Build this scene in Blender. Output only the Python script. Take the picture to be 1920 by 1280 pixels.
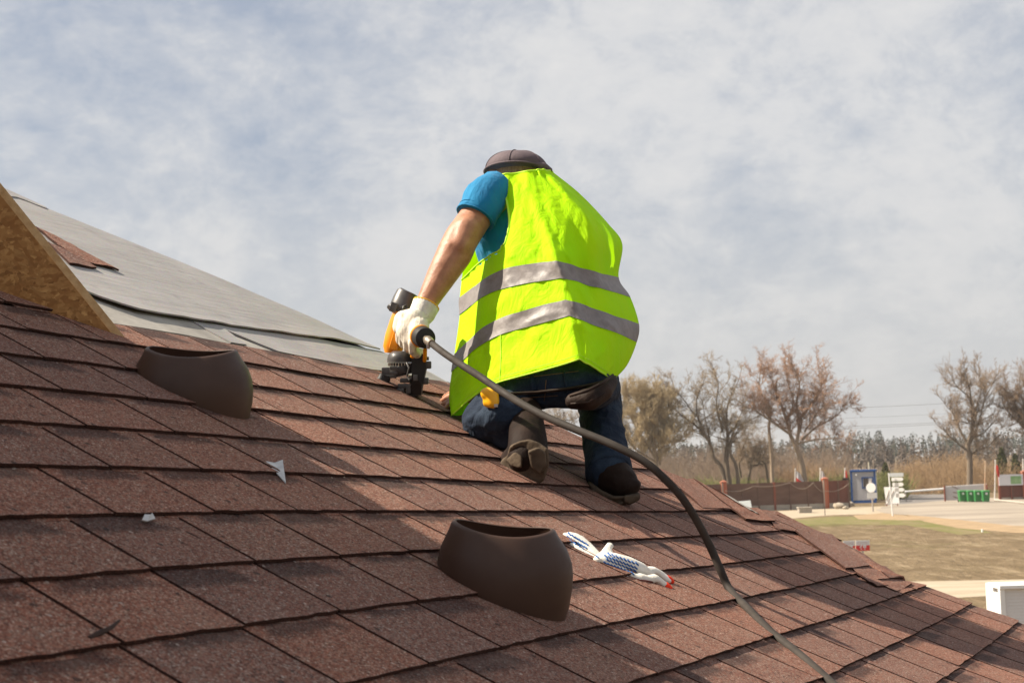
import bpy, bmesh, math, random
import numpy as np
from mathutils import Vector, Matrix, noise as mnoise
random.seed(7)
R = math.radians
for o in list(bpy.data.objects): bpy.data.objects.remove(o)
sc = bpy.context.scene
C = sc.collection

# ------------------------------------------------------------------ camera
HC = 4.6                       # camera height over the ground in metres
FPX, ROLL = 2898.5, -0.03      # focal length in 1920-wide pixels, roll
PITCH = math.atan2(229.0, FPX)
FW = np.array([0, math.cos(PITCH), math.sin(PITCH)])
UP0 = np.array([0, -math.sin(PITCH), math.cos(PITCH)]); RT0 = np.array([1.0, 0, 0])
RT = RT0*math.cos(ROLL) + UP0*math.sin(ROLL)
UP = UP0*math.cos(ROLL) - RT0*math.sin(ROLL)
CAM = np.array([0, 0, HC])
cd = bpy.data.cameras.new('camera'); co = bpy.data.objects.new('camera', cd); C.objects.link(co)
cd.sensor_width = 36; cd.lens = FPX/1920*36; cd.clip_start = .05; cd.clip_end = 3000
m = Matrix.Identity(4)
for i in range(3):
    m[i][0], m[i][1], m[i][2], m[i][3] = RT[i], UP[i], -FW[i], CAM[i]
co.matrix_world = m
sc.camera = co
cd.dof.use_dof = True; cd.dof.focus_distance = 3.8; cd.dof.aperture_fstop = 14
sc.render.resolution_x, sc.render.resolution_y = 1024, 682

# ------------------------------------------------------------------ sun
UPH = np.array([-0.9123, 0.4096, 0]); UPH /= np.linalg.norm(UPH)   # horizontal upslope direction of the roof
SUN_EL = R(44.5)
SUN_AZ = math.atan2(UPH[0], UPH[1]) - R(17)
SUN = np.array([math.sin(SUN_AZ)*math.cos(SUN_EL), math.cos(SUN_AZ)*math.cos(SUN_EL), math.sin(SUN_EL)])
sd = bpy.data.lights.new('sun', 'SUN'); so = bpy.data.objects.new('sun', sd); C.objects.link(so)
sd.energy = 5.0; sd.angle = R(0.6); sd.color = (1.0, .90, .75)
so.rotation_mode = 'QUATERNION'; so.rotation_quaternion = Vector(SUN).to_track_quat('Z', 'Y')

# ------------------------------------------------------------------ node helpers
class NT:
    def __init__(s, tree): s.t = tree; s.n = tree.nodes; s.l = tree.links
    def node(s, typ, **kw):
        nd = s.n.new(typ)
        for k, v in kw.items(): setattr(nd, k, v)
        return nd
    def put(s, sock, v):
        if isinstance(v, bpy.types.NodeSocket): s.l.new(v, sock)
        elif v is not None:
            if sock.type == 'RGBA' and len(v) == 3: v = (*v, 1)
            sock.default_value = v
    def math(s, op, a, b=None, c=None, clamp=False):
        nd = s.node('ShaderNodeMath', operation=op, use_clamp=clamp)
        for i, x in enumerate((a, b, c)):
            if x is not None: s.put(nd.inputs[i], x)
        return nd.outputs[0]
    def vm(s, op, a, b=None):
        nd = s.node('ShaderNodeVectorMath', operation=op)
        s.put(nd.inputs[0], a)
        if b is not None: s.put(nd.inputs[1], b)
        return nd.outputs['Value'] if op in ('DISTANCE', 'LENGTH', 'DOT_PRODUCT') else nd.outputs[0]
    def mix(s, f, a, b, blend='MIX'):
        nd = s.node('ShaderNodeMix', data_type='RGBA', blend_type=blend)
        s.put(nd.inputs['Factor'], f); s.put(nd.inputs[6], a); s.put(nd.inputs[7], b)
        return nd.outputs[2]
    def noise(s, vec, scale, detail=3, rough=.55, dist=0, out='Fac'):
        nd = s.node('ShaderNodeTexNoise'); s.put(nd.inputs['Vector'], vec)
        nd.inputs['Scale'].default_value = scale; nd.inputs['Detail'].default_value = detail
        nd.inputs['Roughness'].default_value = rough; nd.inputs['Distortion'].default_value = dist
        return nd.outputs[out]
    def voro(s, vec, scale, out='Color', feature='F1'):
        nd = s.node('ShaderNodeTexVoronoi', feature=feature); s.put(nd.inputs['Vector'], vec)
        nd.inputs['Scale'].default_value = scale
        return nd.outputs[out]
    def ramp(s, f, stops, interp='LINEAR'):
        nd = s.node('ShaderNodeValToRGB'); cr = nd.color_ramp; cr.interpolation = interp
        while len(cr.elements) < len(stops): cr.elements.new(1)
        for e, (p, c) in zip(cr.elements, stops):
            e.position = p; e.color = (*c, 1) if len(c) == 3 else c
        s.put(nd.inputs[0], f); return nd.outputs[0]
    def rng(s, f, a, b, c=0., d=1.):
        nd = s.node('ShaderNodeMapRange'); nd.clamp = True
        for i, x in enumerate((f, a, b, c, d)): s.put(nd.inputs[i], x)
        return nd.outputs[0]
    def scale(s, vec, v):
        return s.vm('MULTIPLY', vec, v)
    def coord(s, out='Object'): return s.node('ShaderNodeTexCoord').outputs[out]
    def bump(s, h, strength=.3, dist=.01):
        nd = s.node('ShaderNodeBump'); nd.inputs['Strength'].default_value = strength
        nd.inputs['Distance'].default_value = dist; s.put(nd.inputs['Height'], h); return nd.outputs[0]

def mat(name, col=(.5, .5, .5), rough=.7, fn=None, metal=0, spec=.3, trans=0, sheen=0, two=None):
    """fn(nt, bsdf) may override inputs"""
    mt = bpy.data.materials.new(name); mt.use_nodes = True
    nt = NT(mt.node_tree); b = nt.n['Principled BSDF']
    b.inputs['Base Color'].default_value = (*col, 1); b.inputs['Roughness'].default_value = rough
    b.inputs['Metallic'].default_value = metal; b.inputs['Specular IOR Level'].default_value = spec
    if sheen: b.inputs['Sheen Weight'].default_value = sheen
    if fn: fn(nt, b)
    if trans:      # thin cloth: part of the light passes through
        tr = nt.node('ShaderNodeBsdfTranslucent'); ms = nt.node('ShaderNodeMixShader')
        src = b.inputs['Base Color']
        if src.is_linked: nt.l.new(src.links[0].from_socket, tr.inputs[0])
        else: tr.inputs[0].default_value = (*col, 1)
        ms.inputs[0].default_value = trans
        out = nt.n['Material Output']
        nt.l.new(b.outputs[0], ms.inputs[1]); nt.l.new(tr.outputs[0], ms.inputs[2]); nt.l.new(ms.outputs[0], out.inputs[0])
    return mt

def vary(c0, c1, scale=8, rough=.7, detail=4, bump=0, bscale=None, stretch=None):
    """material function: two tones mixed by noise, with some fine relief"""
    def fn(nt, b):
        v = nt.coord()
        if stretch: v = nt.scale(v, stretch)
        f = nt.rng(nt.noise(v, scale, detail), .3, .7)
        nt.put(b.inputs['Base Color'], nt.mix(f, c0, c1))
        if bump: nt.put(b.inputs['Normal'], nt.bump(nt.noise(v, bscale or scale*6, 3), bump, .004))
    return fn

# ------------------------------------------------------------------ world: hazy sky with broken cloud
def dirpx(x, y):
    d = (x-960)/FPX*RT - (y-640)/FPX*UP + FW
    return d/np.linalg.norm(d)
w = bpy.data.worlds.new('World'); sc.world = w; w.use_nodes = True
nt = NT(w.node_tree); bg = nt.n['Background']
sky = nt.node('ShaderNodeTexSky', sky_type='NISHITA', sun_disc=False, sun_elevation=SUN_EL, sun_rotation=SUN_AZ,
              altitude=100, air_density=1.0, dust_density=2.0, ozone_density=1.5)
g = nt.vm('NORMALIZE', nt.coord('Generated'))
sep = nt.node('ShaderNodeSeparateXYZ'); nt.l.new(g, sep.inputs[0]); zz = sep.outputs[2]
warp = nt.vm('ADD', g, nt.scale(nt.noise(g, 9, 3, out='Color'), (.05, .05, .03)))
n1 = nt.noise(nt.scale(warp, (8, 8, 12)), 1.0, 6, .6)
n2 = nt.noise(nt.scale(warp, (22, 22, 34)), 1.0, 6, .62)
n3 = nt.noise(nt.scale(warp, (62, 62, 92)), 1.0, 5, .6)
cov = nt.math('ADD', nt.math('MULTIPLY', n1, .46), nt.math('ADD', nt.math('MULTIPLY', n2, .44), nt.math('MULTIPLY', n3, .24)))
# where the larger cloud banks and the blue gaps stand (directions on the sky)
BANKS = [(1250, 90, .16, .105), (1700, 250, .13, .095), (980, 60, .10, .06), (745, 475, .054, .16), (430, 455, .034, .10), (120, 560, .10, .02),
         (150, 330, .10, .05), (1880, 480, .08, .05), (190, 60, .10, -.075), (560, 270, .10, -.06), (900, 330, .05, -.04), (1430, 410, .065, -.11), (60, 170, .07, -.03),
         (560, 520, .04, -.04), (1500, 170, .03, -.05)]
for x, y, r, a in BANKS:
    d = nt.vm('DISTANCE', g, tuple(dirpx(x, y)))
    e = nt.math('POWER', 2.718, nt.math('MULTIPLY', nt.math('MULTIPLY', d, d), -1/(r*r)))
    cov = nt.math('ADD', cov, nt.math('MULTIPLY', e, a))
fac = nt.ramp(cov, [(.40, (0.04,)*3), (.56, (.42,)*3), (.70, (.82,)*3), (.86, (1,)*3)])
haze = nt.math('POWER', nt.rng(zz, .22, 0, 0, 1), 1.6)
blue = nt.mix(.70, sky.outputs[0], (4.4, 4.9, 5.85))
cl = nt.mix(fac, blue, (7.7, 7.65, 7.65))
cl = nt.mix(nt.math('MULTIPLY', haze, .90), cl, (6.75, 6.65, 6.5))
nt.put(bg.inputs['Color'], cl); bg.inputs['Strength'].default_value = .0515

# ------------------------------------------------------------------ colour management
vs = sc.view_settings; vs.view_transform = 'Standard'; vs.look = 'None'; vs.exposure = .95; vs.gamma = 1; vs.use_curve_mapping = False

# ------------------------------------------------------------------ geometry helpers
def at(x, y, d):
    """the point seen at (x, y) of the photograph at depth d metres"""
    return CAM + ((x-960)/FPX*RT - (y-640)/FPX*UP + FW)*d
def onground(x, y, z=0.):
    r = (x-960)/FPX*RT - (y-640)/FPX*UP + FW
    return CAM + r*((z-HC)/r[2])
def proj(p):
    q = np.asarray(p)-CAM; d = q @ FW
    return 960+FPX*(q @ RT)/d, 640-FPX*(q @ UP)/d, d

WL = {}      # where each object stands in the world
class MB:
    def __init__(s): s.v = []; s.f = []; s.uv = {}
    def add(s, vs, fs):
        o = len(s.v); s.v += [tuple(float(c) for c in p) for p in vs]; s.f += [tuple(i+o for i in f) for f in fs]
    def box(s, c, ax, h):
        """centre, three axes (unit), half sizes"""
        c = np.asarray(c, float); A = [np.asarray(a, float)*k for a, k in zip(ax, h)]
        vs = [c + sx*A[0]+sy*A[1]+sz*A[2] for sz in (-1, 1) for sy in (-1, 1) for sx in (-1, 1)]
        s.add(vs, [(0, 2, 3, 1), (4, 5, 7, 6), (0, 1, 5, 4), (2, 6, 7, 3), (0, 4, 6, 2), (1, 3, 7, 5)])
    def bbox(s, c, ax, h, bev=.2):
        """box with chamfered edges"""
        bm = bmesh.new(); bmesh.ops.create_cube(bm, size=2)
        bv = min(h)*bev
        for v in bm.verts: v.co = Vector((v.co.x*h[0], v.co.y*h[1], v.co.z*h[2]))
        bmesh.ops.bevel(bm, geom=list(bm.edges), offset=bv, segments=2, affect='EDGES', profile=.6)
        A = [np.asarray(a, float) for a in ax]; c = np.asarray(c, float)
        bm.verts.index_update()
        vs = [c + A[0]*v.co.x + A[1]*v.co.y + A[2]*v.co.z for v in bm.verts]
        s.add(vs, [tuple(v.index for v in f.verts) for f in bm.faces]); bm.free()
    def loft(s, rings, closed=True, cap=True):
        n = len(rings[0]); vs = [p for r in rings for p in r]; fs = []
        for i in range(len(rings)-1):
            for j in range(n if closed else n-1):
                k = (j+1) % n
                fs.append((i*n+j, i*n+k, (i+1)*n+k, (i+1)*n+j))
        if cap and closed:
            fs.append(tuple(range(n-1, -1, -1))); fs.append(tuple((len(rings)-1)*n+j for j in range(n)))
        s.add(vs, fs)
    def tube(s, pts, rad, n=10, cap=True, squash=None):
        pts = [np.asarray(p, float) for p in pts]
        if not hasattr(rad, '__len__'): rad = [rad]*len(pts)
        rings = []; prev = None
        for i, p in enumerate(pts):
            t = pts[min(i+1, len(pts)-1)]-pts[max(i-1, 0)]; t /= np.linalg.norm(t)+1e-12
            if prev is None:
                a = np.array([0, 0, 1.]) if abs(t[2]) < .9 else np.array([1., 0, 0])
                x = np.cross(a, t)
            else: x = prev - t*(prev @ t)
            x /= np.linalg.norm(x)+1e-12; y = np.cross(t, x); prev = x
            k = squash or 1
            rings.append([p + (x*math.cos(a)+y*math.sin(a)*k)*rad[i] for a in (2*math.pi*j/n for j in range(n))])
        s.loft(rings, True, cap)
    def ball(s, c, r, ax=None, nu=14, nv=8):
        c = np.asarray(c, float); r = (r, r, r) if not hasattr(r, '__len__') else r
        ax = [np.asarray(a, float) for a in (ax or np.eye(3))]
        rings = [[c + ax[0]*r[0]*math.cos(2*math.pi*j/nu)*math.sin(t)+ax[1]*r[1]*math.sin(2*math.pi*j/nu)*math.sin(t)+ax[2]*r[2]*math.cos(t) for j in range(nu)]
                 for t in (math.pi*(.02+.96*i/nv) for i in range(nv+1))]
        rings.reverse(); s.loft(rings)
    def prism(s, poly, dvec):
        poly = [np.asarray(p, float) for p in poly]; dvec = np.asarray(dvec, float); n = len(poly)
        s.add(poly+[p+dvec for p in poly], [tuple(range(n-1, -1, -1)), tuple(range(n, 2*n))]+[(i, (i+1) % n, n+(i+1) % n, n+i) for i in range(n)])
    def build(s, name, m, parent=None, smooth=False, uvs=None, origin=None):
        me = bpy.data.meshes.new(name)
        vs = s.v
        if origin is not None: vs = [tuple(a-b for a, b in zip(p, origin)) for p in s.v]
        me.from_pydata(vs, [], s.f)
        if uvs is not None:
            L = me.uv_layers.new(name='UVMap')
            for lp in me.loops: L.data[lp.index].uv = uvs[lp.vertex_index]
        me.materials.append(m)
        me.update()
        bm = bmesh.new(); bm.from_mesh(me); bmesh.ops.recalc_face_normals(bm, faces=bm.faces); bm.to_mesh(me); bm.free()
        if smooth:
            for p in me.polygons: p.use_smooth = True
            if smooth != 'all': me.set_sharp_from_angle(angle=R(40))
        o = bpy.data.objects.new(name, me); C.objects.link(o)
        if origin is not None: o.location = origin
        if parent is not None:
            o.parent = parent
        wl = Vector(origin) if origin is not None else Vector((0, 0, 0))
        if parent is not None: o.location = wl-WL[parent.name]
        WL[o.name] = wl
        return o
def tag(o, label=None, cat=None, group=None, kind=None):
    if label: o['label'] = label
    if cat: o['category'] = cat
    if group: o['group'] = group
    if kind: o['kind'] = kind
    return o
def thing(name, loc, label, cat, group=None):
    o = bpy.data.objects.new(name, None); C.objects.link(o); o.empty_display_size = .1
    o.location = tuple(float(c) for c in loc); WL[o.name] = Vector(o.location)
    return tag(o, label, cat, group)
def catmull(pts, k=8):
    pts = [np.asarray(p, float) for p in pts]; P = [2*pts[0]-pts[1]]+pts+[2*pts[-1]-pts[-2]]; out = []
    for i in range(1, len(P)-2):
        for j in range(k):
            t = j/k
            out.append(.5*((2*P[i])+(P[i+1]-P[i-1])*t+(2*P[i-1]-5*P[i]+4*P[i+1]-P[i+2])*t*t+(3*P[i]-P[i-1]-3*P[i+1]+P[i+2])*t**3))
    out.append(pts[-1]); return out
def lerp(a, b, t): return a+(b-a)*t
def pl(x, xs, ys): return float(np.interp(x, xs, ys))
def nz(x, y=0., z=0.): return mnoise.noise(Vector((x, y, z)))

# ------------------------------------------------------------------ the roof's own surface: u runs along the courses, v up the slope
CU = np.array([0.392415394663852, 0.9188369831348793, -0.041818135472624626])
CV = np.array([-0.8089050643210797, 0.3663929146232294, 0.4598139069554169])
CN = np.array([0.4378158916103014, -0.1466111542055666, 0.8870301091372199])
RO = np.array([0.03486355322001629, 3.3685397081386754, HC-0.11409363237035167])
K = [0.026496685939507415, -0.004218838840065627, -0.0009005984103082988, -0.010185661589505549, 0.0077965688748299605, -0.00045062061887584114, 0.0022548889312716583]
def hgt(u, v):
    return K[0]*v*v+K[1]*u*v+K[2]*u*u+K[3]*v**3+K[4]*u*v*v+K[5]*u*u*v+K[6]*u**3
def S(u, v, h=0.): return RO+CU*u+CV*v+CN*(hgt(u, v)+h)
def uvpx(x, y):
    """roof coordinates of the roof point seen at (x, y) of the photograph"""
    d = (x-960)/FPX*RT-(y-640)/FPX*UP+FW; o = CAM-RO
    ol = np.array([o @ CU, o @ CV, o @ CN]); dl = np.array([d @ CU, d @ CV, d @ CN]); t = 4.
    for _ in range(25):
        q = ol+dl*t; q2 = ol+dl*(t+1e-4)
        a = q[2]-hgt(q[0], q[1]); b = q2[2]-hgt(q2[0], q2[1])
        t -= min(.7, max(-.7, a/((b-a)/1e-4+1e-12)))
    q = ol+dl*t; return float(q[0]), float(q[1])
EXPO, TABW = .145, .2269
# ================================================================== the house roof
def shingle_fn(nt, b):
    v = nt.coord()
    info = nt.node('ShaderNodeObjectInfo').outputs['Random']
    uvn = nt.node('ShaderNodeUVMap').outputs[0]
    sp = nt.node('ShaderNodeSeparateXYZ'); nt.l.new(uvn, sp.inputs[0]); su, tv = sp.outputs[0], sp.outputs[1]
    cell = nt.voro(v, 480); cell2 = nt.voro(v, 270)
    sc_ = nt.node('ShaderNodeSeparateColor'); nt.l.new(cell, sc_.inputs[0])
    sc2 = nt.node('ShaderNodeSeparateColor'); nt.l.new(cell2, sc2.inputs[0])
    gran = nt.ramp(sc_.outputs[0], [(0, (0.026, 0.012, 0.009)), (.20, (0.096, 0.039, 0.028)), (.5, (0.229, 0.092, 0.058)), (.74, (0.326, 0.132, 0.082)), (.86, (0.283, 0.211, 0.163)), (.97, (0.566, 0.454, 0.367))])
    gran2 = nt.ramp(sc2.outputs[1], [(0, (0.049, 0.024, 0.018)), (.35, (0.164, 0.070, 0.046)), (.7, (0.283, 0.110, 0.070)), (.92, (0.239, 0.163, 0.126)), (1, (0.435, 0.348, 0.283))])
    col = nt.mix(.45, gran, gran2)
    # blended tone of each tab, some redder, some greyer
    tone = nt.ramp(info, [(0, (.84, .85, .89)), (.3, (.98, .97, .95)), (.6, (1.12, 1.03, .97)), (.8, (1.02, 1.02, 1.0)), (1, (.90, .93, .97))])
    col = nt.mix(1, col, tone, 'MULTIPLY')
    # darker mineral band pressed into the upper part of a tab, over part of its width
    wob = nt.math('MULTIPLY', nt.math('SUBTRACT', nt.noise(v, 60, 3), .5), .18)
    edge = nt.math('ADD', nt.math('ADD', .50, nt.math('MULTIPLY', info, .16)), wob)
    band = nt.rng(tv, edge, nt.math('ADD', edge, .10))
    s0 = nt.math('MULTIPLY', info, .35); lean = nt.math('MULTIPLY', nt.math('SUBTRACT', 1.0, tv), .5)
    sx = nt.math('ADD', su, nt.math('MULTIPLY', wob, .4))
    inb = nt.math('MULTIPLY', nt.rng(nt.math('ADD', sx, lean), s0, nt.math('ADD', s0, .10)), nt.rng(nt.math('SUBTRACT', sx, lean), nt.math('ADD', s0, .58), nt.math('ADD', s0, .46)))
    col = nt.mix(nt.math('MULTIPLY', nt.math('MULTIPLY', band, inb), .85), col, nt.mix(1, col, (.30, .30, .33), 'MULTIPLY'))
    # scuffs, dust and patchy wear
    st = nt.noise(v, 7, 5, .65); big = nt.noise(v, 2.2, 4, .6)
    col = nt.mix(nt.rng(big, .3, .7, 0, .30), col, nt.mix(1, col, (.68, .68, .74), 'MULTIPLY'))
    col = nt.mix(nt.rng(st, .55, .78, 0, .22), col, (.36, .26, .20))
    sv = nt.node('ShaderNodeMapping'); sv.inputs['Scale'].default_value = (9, 60, 60); nt.put(sv.inputs[0], v)
    scr = nt.noise(nt.scale(uvn, (26, 4, 1)), 1, 5, .7)
    col = nt.mix(nt.rng(scr, .66, .80, 0, .22), col, (.42, .33, .27))
    spk = nt.voro(v, 70, 'Distance'); spr = nt.node('ShaderNodeSeparateColor'); nt.l.new(nt.voro(v, 70), spr.inputs[0])
    spot = nt.math('MULTIPLY', nt.math('LESS_THAN', spk, .17), nt.math('GREATER_THAN', spr.outputs[2], .90))
    col = nt.mix(nt.math('MULTIPLY', spot, .6), col, (.55, .47, .40))
    tar = nt.math('MULTIPLY', nt.math('LESS_THAN', nt.voro(v, 22, 'Distance'), nt.math('MULTIPLY', nt.noise(v, 130, 2), .22)), .75)
    col = nt.mix(tar, col, (.02, .012, .010))
    nt.put(b.inputs['Base Color'], col)
    h = nt.math('ADD', nt.math('MULTIPLY', sc_.outputs[1], .6), nt.math('MULTIPLY', nt.noise(v, 300, 2), .6))
    nt.put(b.inputs['Normal'], nt.bump(h, .75, .0022))
M_SH = mat('asphalt_shingle', rough=.9, fn=shingle_fn, spec=.25)
def deck_fn(nt, b):
    v = nt.coord(); nt.put(b.inputs['Base Color'], nt.mix(nt.noise(v, 30, 3), (.018, .012, .010), (.04, .026, .02)))
M_EDGE = mat('cut_shingle_edge', rough=.95, spec=.1, fn=lambda nt, b: nt.put(b.inputs['Base Color'], nt.mix(nt.rng(nt.noise(nt.coord(), 420, 3), .35, .7), (.016, .008, .0065), (.080, .037, .028))))
M_DECK = mat('bitumen', rough=.95, fn=deck_fn)
def felt_fn(nt, b):
    v = nt.coord()
    f = nt.noise(nt.scale(v, (1, 1, 1)), 5, 6, .65); g2 = nt.voro(v, 420)
    col = nt.mix(nt.rng(f, .3, .7), (.240, .226, .220), (.335, .315, .305))
    col = nt.mix(.10, col, g2)
    uvn = nt.node('ShaderNodeUVMap').outputs[0]
    col = nt.mix(nt.rng(nt.noise(nt.scale(uvn, (3, 26, 1)), 1, 5, .6), .48, .72, 0, .5), col, (.34, .305, .275))
    col = nt.mix(nt.rng(nt.noise(v, 14, 4, .7), .60, .74, 0, .45), col, (.15, .14, .14))
    nt.put(b.inputs['Base Color'], col)
    h = nt.math('ADD', nt.math('MULTIPLY', nt.noise(nt.scale(uvn, (4, 40, 1)), 1, 3), 1.0), nt.math('MULTIPLY', nt.noise(v, 260, 2), .12))
    nt.put(b.inputs['Normal'], nt.bump(h, .22, .010))
M_FELT = mat('roofing_felt', rough=.88, fn=felt_fn)
def osb_fn(nt, b):
    v = nt.coord(); layers = None
    vv = nt.vm('ADD', v, nt.scale(nt.noise(v, 10, 3, out='Color'), (.05, .05, .05)))
    for k, (ang, s1, s2, col0, col1) in enumerate([(20, 40, 150, (.22, .098, .028), (.46, .245, .085)), (-40, 55, 190, (.17, .07, .02), (.50, .28, .10)), (75, 45, 160, (.25, .11, .032), (.40, .21, .072))]):
        mp = nt.node('ShaderNodeMapping'); mp.inputs['Rotation'].default_value = (R(ang), R(ang*.5), R(ang*1.3)); mp.inputs['Scale'].default_value = (s1, s2, s2*.8); nt.put(mp.inputs[0], vv)
        s_ = nt.node('ShaderNodeSeparateColor'); nt.l.new(nt.voro(mp.outputs[0], 1.0), s_.inputs[0])
        c = nt.mix(s_.outputs[0], col0, col1)
        layers = c if layers is None else nt.mix(nt.math('GREATER_THAN', s_.outputs[2], .5), layers, c)
    nt.put(b.inputs['Base Color'], nt.mix(nt.rng(nt.noise(v, 90, 3), .35, .7, 0, .5), layers, (.19, .085, .026)))
    nt.put(b.inputs['Normal'], nt.bump(nt.noise(vv, 70, 4), .4, .003))
M_OSB = mat('strand_board', rough=.8, fn=osb_fn)
M_OSBE = mat('strand_board_edge', rough=.85, fn=vary((.44, .27, .12), (.60, .42, .22), 60, bump=.4))
M_WALL = mat('plaster', rough=.9, fn=vary((.52, .49, .44), (.60, .57, .52), 3, bump=.2))
M_PLY = mat('weathered_board', rough=.85, fn=vary((.26, .24, .215), (.42, .39, .345), 9, bump=.3, stretch=(1, 1, 1)))

# skyline of the roof: the hip, from top to eave
SKY = [(0, 360), (82, 397), (195, 443), (332, 496), (520, 576), (680, 647), (760, 683), (802, 701), (840, 722), (950, 765), (1030, 800), (1095, 830), (1160, 856), (1230, 884), (1300, 911),
       (1400, 958), (1440, 974), (1500, 996), (1560, 1023), (1600, 1043), (1640, 1069), (1680, 1091), (1736, 1104), (1814, 1136), (1892, 1164), (1919, 1176)]
HIP = sorted([uvpx(x, y) for x, y in SKY], key=lambda q: q[1])
hv = [q[1] for q in HIP]; hu = [q[0] for q in HIP]
# carry the hip on past the frame
hv = [-2.4, -1.6]+hv+[2.5, 3.2]; hu = [2.25, 2.1]+hu+[hu[-1]-.17, hu[-1]-.6]
def hip(v): return pl(v, hv, hu)

house = thing('house', S(-.5, -1.9)*np.array([1, 1, 0]), 'house with brown shingled hip roof that the worker kneels on, partly covered in grey felt', 'house')
mb = MB(); NV, NU = 92, 36; vsN = np.linspace(-2.1, 3.1, NV)
for i, v in enumerate(vsN):
    hp = hip(v)
    for j in range(NU+1): mb.v.append(tuple(S(lerp(-3.3, hp, j/NU), v, -.004)))
dn2 = np.array([CU[0], CU[1], 0]); dn2 /= np.linalg.norm(dn2); D2 = dn2*math.cos(R(30))-np.array([0, 0, 1])*math.sin(R(30))
base = len(mb.v)
for i, v in enumerate(vsN):
    p = S(hip(v), v, -.004); mb.v.append(tuple(p+D2*.06-np.array([0, 0, .012]))); mb.v.append(tuple(p+D2*2.2))
for i in range(NV-1):
    for j in range(NU): a = i*(NU+1)+j; mb.f.append((a, a+1, a+NU+2, a+NU+1))
    a = i*(NU+1)+NU; b0 = base+2*i
    mb.f.append((a, b0, b0+2, a+NU+1)); mb.f.append((b0, b0+1, b0+3, b0+2))
roof = mb.build('roof', M_DECK, house, smooth=True)
mb = MB()
wp = [S(-3.0, -1.75), S(1.7, -1.75), S(1.7, -1.75)+UPH*5, S(-3.0, -1.75)+UPH*5]
mb.prism([np.array([p[0], p[1], 0.]) for p in wp], (0, 0, 3.3)); mb.build('wall', M_WALL, house)

def tab_mesh(mb, u0, u1, v0, vtop, h0=.0085, h1=.001, th=.005, rough=.0022, clip=True, seed=0, tooth=None):
    nu, nv = 8, 5; uvs = []
    o = len(mb.v)
    rj = [nz(seed*3.1+j*1.7, 9.)*rough*2 for j in range(nu+1)]
    lift = max(0, nz(seed*1.3, 4.))*.004
    for lay in (1, 0):
        for i in range(nv+1):
            for j in range(nu+1):
                t = i/nv; v = lerp(v0+rj[j], vtop, t); u = lerp(u0, u1, j/nu)+nz(seed*2.+t*2, 30+j)*.0006
                if clip: u = min(u, hip(v)+.012)
                h = lerp(h0, h1, t)+(th if lay else 0)+lift*(1-t)**2*(1 if j > nu/2 else .3)+.0013*(1-j/nu)
                mb.v.append(tuple(S(u, v, h))); uvs.append((j/nu, t))
    n1 = (nu+1)*(nv+1); f = lambda l, i, j: o+(0 if l else n1)+i*(nu+1)+j
    for i in range(nv):
        for j in range(nu):
            mb.f.append((f(1, i, j), f(1, i, j+1), f(1, i+1, j+1), f(1, i+1, j)))
    e0 = len(mb.f)
    for j in range(nu): mb.f.append((f(0, 0, j), f(0, 0, j+1), f(1, 0, j+1), f(1, 0, j)))
    for i in range(nv):
        mb.f.append((f(0, i, 0), f(1, i, 0), f(1, i+1, 0), f(0, i+1, 0)))
        mb.f.append((f(0, i, nu), f(0, i+1, nu), f(1, i+1, nu), f(1, i, nu)))
    notd = set()
    if tooth:      # second layer of the laminate shows below part of the edge
        a, b = tooth; o = len(mb.v); nn = 4
        for j in range(nn+1):
            u = lerp(u0, u1, lerp(a, b, j/nn))
            if clip: u = min(u, hip(v0)+.012)
            jit = nz(seed+j*2.3, 3.)*.0012
            for dv, hh in ((.03, h0-.0002), (-.0072+jit, h0-.0004), (-.0072+jit, h0-.0045), (.03, h0-.0045)):
                mb.v.append(tuple(S(u, v0+dv, hh))); uvs.append((j/nn, .1))
        for j in range(nn):
            for k in range(3):
                if k == 0: notd.add(len(mb.f))
                mb.f.append((o+j*4+k, o+j*4+k+1, o+(j+1)*4+k+1, o+(j+1)*4+k))
        mb.f.append((o, o+1, o+2, o+3)); mb.f.append((o+nn*4, o+nn*4+1, o+nn*4+2, o+nn*4+3))
    if not hasattr(mb, 'dark'): mb.dark = set()
    mb.dark |= set(range(e0, len(mb.f)))-notd
    return uvs
def darken(o, mb):
    o.data.materials.append(M_EDGE)
    for k in mb.dark: o.data.polygons[k].material_index = 1
tabs = []
OFF = {-3: .02, -2: .61, -1: .27, 0: -1.7537/TABW % 1, 1: -1.5331/TABW % 1, 2: -1.4396/TABW % 1, 3: .32, 4: .78, 5: .2, 6: .66, 7: .12, 8: .5}
rs = random.Random(3)
for i in range(-11, 9):
    v0 = (i-2)*EXPO; off = OFF.get(i, rs.random())
    uend = -.78 if i == 8 else 3
    k = -15
    while True:
        ua = (off+k)*TABW; k += 1
        j0, j1 = rs.uniform(-.012, .012), 0
        ub = ua+TABW
        if ua > min(uend, hip(v0+.07)+.02): break
        tabs.append((i, ua+.0022, ub-.0022, v0, rs.random()))
def vis(t):
    i, ua, ub, v0, r = t; best = -1e9
    for u in (ua, ub):
        for v in (v0, v0+EXPO):
            x, y, d = proj(S(u, v))
            if d > .3: best = max(best, -max(0-x, x-1920, 0-y, y-1280)+(200/d if False else 0))
    return best
tabs.sort(key=lambda t: -vis(t))
nvis = sum(1 for t in tabs if vis(t) > -10); print('TABS', len(tabs), 'in view', nvis)
rest = MB(); restuv = []
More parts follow.
